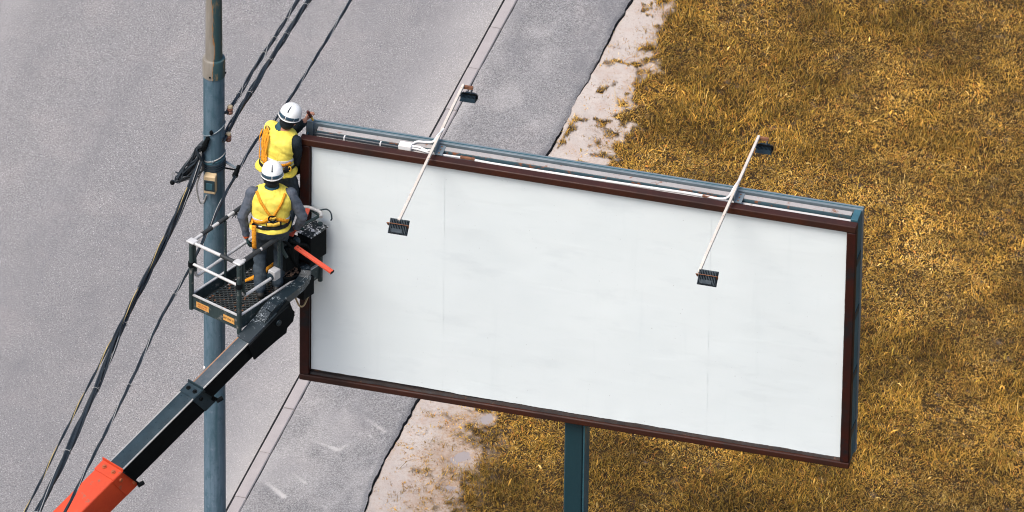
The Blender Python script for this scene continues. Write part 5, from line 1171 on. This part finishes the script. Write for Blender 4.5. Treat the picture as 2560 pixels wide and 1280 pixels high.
w1, s1 = make_person('worker in yellow vest and white helmet standing lower, nearer the camera', W1, R(-4), dict(
    lean=(0.015, 0.03), bulk=1.06, lfoot=(-0.11, -0.02, 0), rfoot=(0.07, 0.09, 0), sleeve='sleeve', jacket='jacketgrey', glove=True,
    lhand=(-0.255, -0.03, 0.785), lpole=(-0.9, -0.3, 0), lpalm=(1, 0.2, 0), lcurl=0.45, ldir=(0.12, 0.1, -1),
    rhand=(0.275, 0.10, 0.82), rpole=(0.9, -0.6, 0), rpalm=(0, 0.2, -1), rcurl=0.5, rdir=(0.1, 0.9, -0.35),
    head_off=(0.0, 0.04, 0.118), head_yaw=R(2), head_tilt=R(-10), hem=0.925, stripes=[(1.055, 1.105)], belt=(0.975, 1.02), dress=dress1))
# lanyard from the worker's hip to the grating
lw = [at_z(706, 638, FZ + 0.36), at_z(690, 656, FZ + 0.27), at_z(662, 678, FZ + 0.14), at_z(636, 692, FZ + 0.06), at_z(609, 703, FZ + 0.02)]
q = MB(); pth = spline(lw, 6); vs = []
for i, p_ in enumerate(pth):
    tg = (pth[min(i + 1, len(pth) - 1)] - pth[max(i - 1, 0)]).normalized(); sd_ = tg.cross(FWD).normalized(); f = i / (len(pth) - 1); wv = 0.02 * (0.7 + 0.6 * math.sin(math.pi * f) ** 2); vs += [p_ - sd_ * wv, p_ + sd_ * wv + Vector((0, 0.008 * math.sin(f * 6), 0))]
q.add([p_ - lw[0] for p_ in vs], [(2 * i, 2 * i + 1, 2 * i + 3, 2 * i + 2) for i in range(len(pth) - 1)]); lany = q.build('lanyard', 'strap'); lany.location = lw[0]
s2 = lany.modifiers.new('thick', 'SOLIDIFY'); s2.thickness = 0.006; tag(lany, 'orange webbing lanyard trailing down onto the basket grating', 'strap')

# upper worker, turned to the board, reaching over its top with a tool
W2 = bk(1.10, -0.425, 0.41); YAW2 = R(-32)
inv2 = (Matrix.Translation(W2) @ Matrix.Rotation(YAW2, 4, 'Z')).inverted()
hand_w = BMAT @ Vector((0.02, 0.205, BH + 0.135)); grip_w = BMAT @ Vector((-0.075, 0.12, BH - 0.62))
def dress2(t, strap, backpt, shell, vmask, cen):
    strap('harness_strap', [(-0.10, 1.43), (-0.105, 1.33), (-0.10, 1.2), (-0.09, 1.02)], 0.042, 'strap', 0.032)
    strap('harness_strap', [(-0.07, 1.42), (-0.065, 1.3), (-0.065, 1.18), (-0.06, 1.02)], 0.032, 'strap', 0.040)
    strap('harness_strap', [(-0.035, 1.40), (-0.035, 1.3), (-0.04, 1.18), (-0.04, 1.05)], 0.026, 'strap', 0.044)
    strap('harness_strap', [(-0.13, 1.40), (-0.14, 1.28), (-0.13, 1.15), (-0.12, 1.04)], 0.030, 'strap', 0.046)
    strap('harness_strap', [(-0.07, 1.03), (0.03, 1.01), (0.10, 1.04), (0.17, 1.07)], 0.034, 'strap', 0.036)
    strap('belt_pad', [(-0.06, 0.995), (0.03, 0.985), (0.13, 0.99)], 0.050, 'pad', 0.040)
    strap('belt_pouch', [(0.145, 0.985), (0.165, 1.0)], 0.06, 'belt', 0.040)
    c, n_ = backpt(-0.085, 1.425, 0.035); q = MB(); q.tube([(c + Vector((0.024 * math.cos(a_), 0.0, 0.03 * math.sin(a_)))) for a_ in [2 * math.pi * k / 14 for k in range(15)]], 0.006, 8, False); q.build('shoulder_ring', 'rust', t)
    c, n_ = backpt(0.16, 0.99, 0.05); q = MB(); q.tube([(c + Vector((0.015 * math.cos(a_), 0.0, 0.03 * math.sin(a_)))) for a_ in [2 * math.pi * k / 14 for k in range(15)]], 0.006, 8, False); q.build('snap_hook', 'toolyellow', t)
lh = inv2 @ hand_w; rh = inv2 @ grip_w
hd_l = (inv2.to_3x3() @ Vector((0.35, 0.55, 0.55))).normalized()
w2, s2_ = make_person('worker in yellow vest reaching over the top corner of the billboard', W2, YAW2, dict(
    lean=(0.035, 0.05), bulk=0.95, lfoot=(-0.10, -0.03, 0), rfoot=(0.09, 0.03, 0), sleeve='sleeve', jacket='jacketblack', glove=False, rdrop=0.035, lsh_in=0.045, kz=0.86,
    lhand=tuple(lh - hd_l * 0.07), lpole=(-0.3, 0.5, -1), lpalm=tuple(inv2.to_3x3() @ Vector((0.9, -0.3, -0.2))), lcurl=0.75, ldir=tuple(hd_l),
    rhand=tuple(rh), rpole=(0.5, -0.7, -0.4), rpalm=(-0.6, 0.5, 0), rcurl=0.5,
    head_off=(0.062, 0.04, 0.13), head_yaw=R(8), head_tilt=R(-16), head_roll=R(12), hem=0.885, stripes=[(1.06, 1.11), (1.005, 1.025)], belt=(0.95, 0.99), dress=dress2))
# the tool held in the raised hand
hw = (Matrix.Translation(W2) @ Matrix.Rotation(YAW2, 4, 'Z')) @ s2_['l_wrist']; hdw = Matrix.Rotation(YAW2, 3, 'Z') @ s2_['l_dir']
gc = hw + hdw * 0.085 + Vector((0.022, -0.010, -0.004)); tip_ = BMAT @ Vector((0.075, 0.25, BH + 0.047)); td = (tip_ - gc).normalized()
tool = thing('screwdriver', 'yellow and dark red screwdriver in the upper worker\'s raised hand', 'tool', gc)
q = MB(); q.tube([-td * 0.075, -td * 0.06, -td * 0.02, td * 0.02, td * 0.03], [0.013, 0.019, 0.016, 0.018, 0.012], 12); q.build('grip', 'tooldark', tool)
q = MB(); q.tube([td * 0.03, td * 0.045, td * 0.09, td * 0.095], [0.011, 0.0135, 0.0115, 0.006], 10); q.build('tool_neck', 'toolyellow', tool)
q = MB(); q.tube([td * 0.095, tip_ - gc], 0.004, 8); q.build('blade', 'steelgrey', tool)
for nm, T_, S_ in (('w1', W1, s1), ('w2', W2, s2_)):
    Mx = Matrix.Translation(T_) @ Matrix.Rotation(R(-4) if nm == 'w1' else YAW2, 4, 'Z'); print(nm, 'helmet top px', [float(v[0]) for v in to_px(np.array([tuple(Mx @ S_['H'](0, 0, 0.195))]))], 'feet', [float(v[0]) for v in to_px(np.array([tuple(T_)]))])
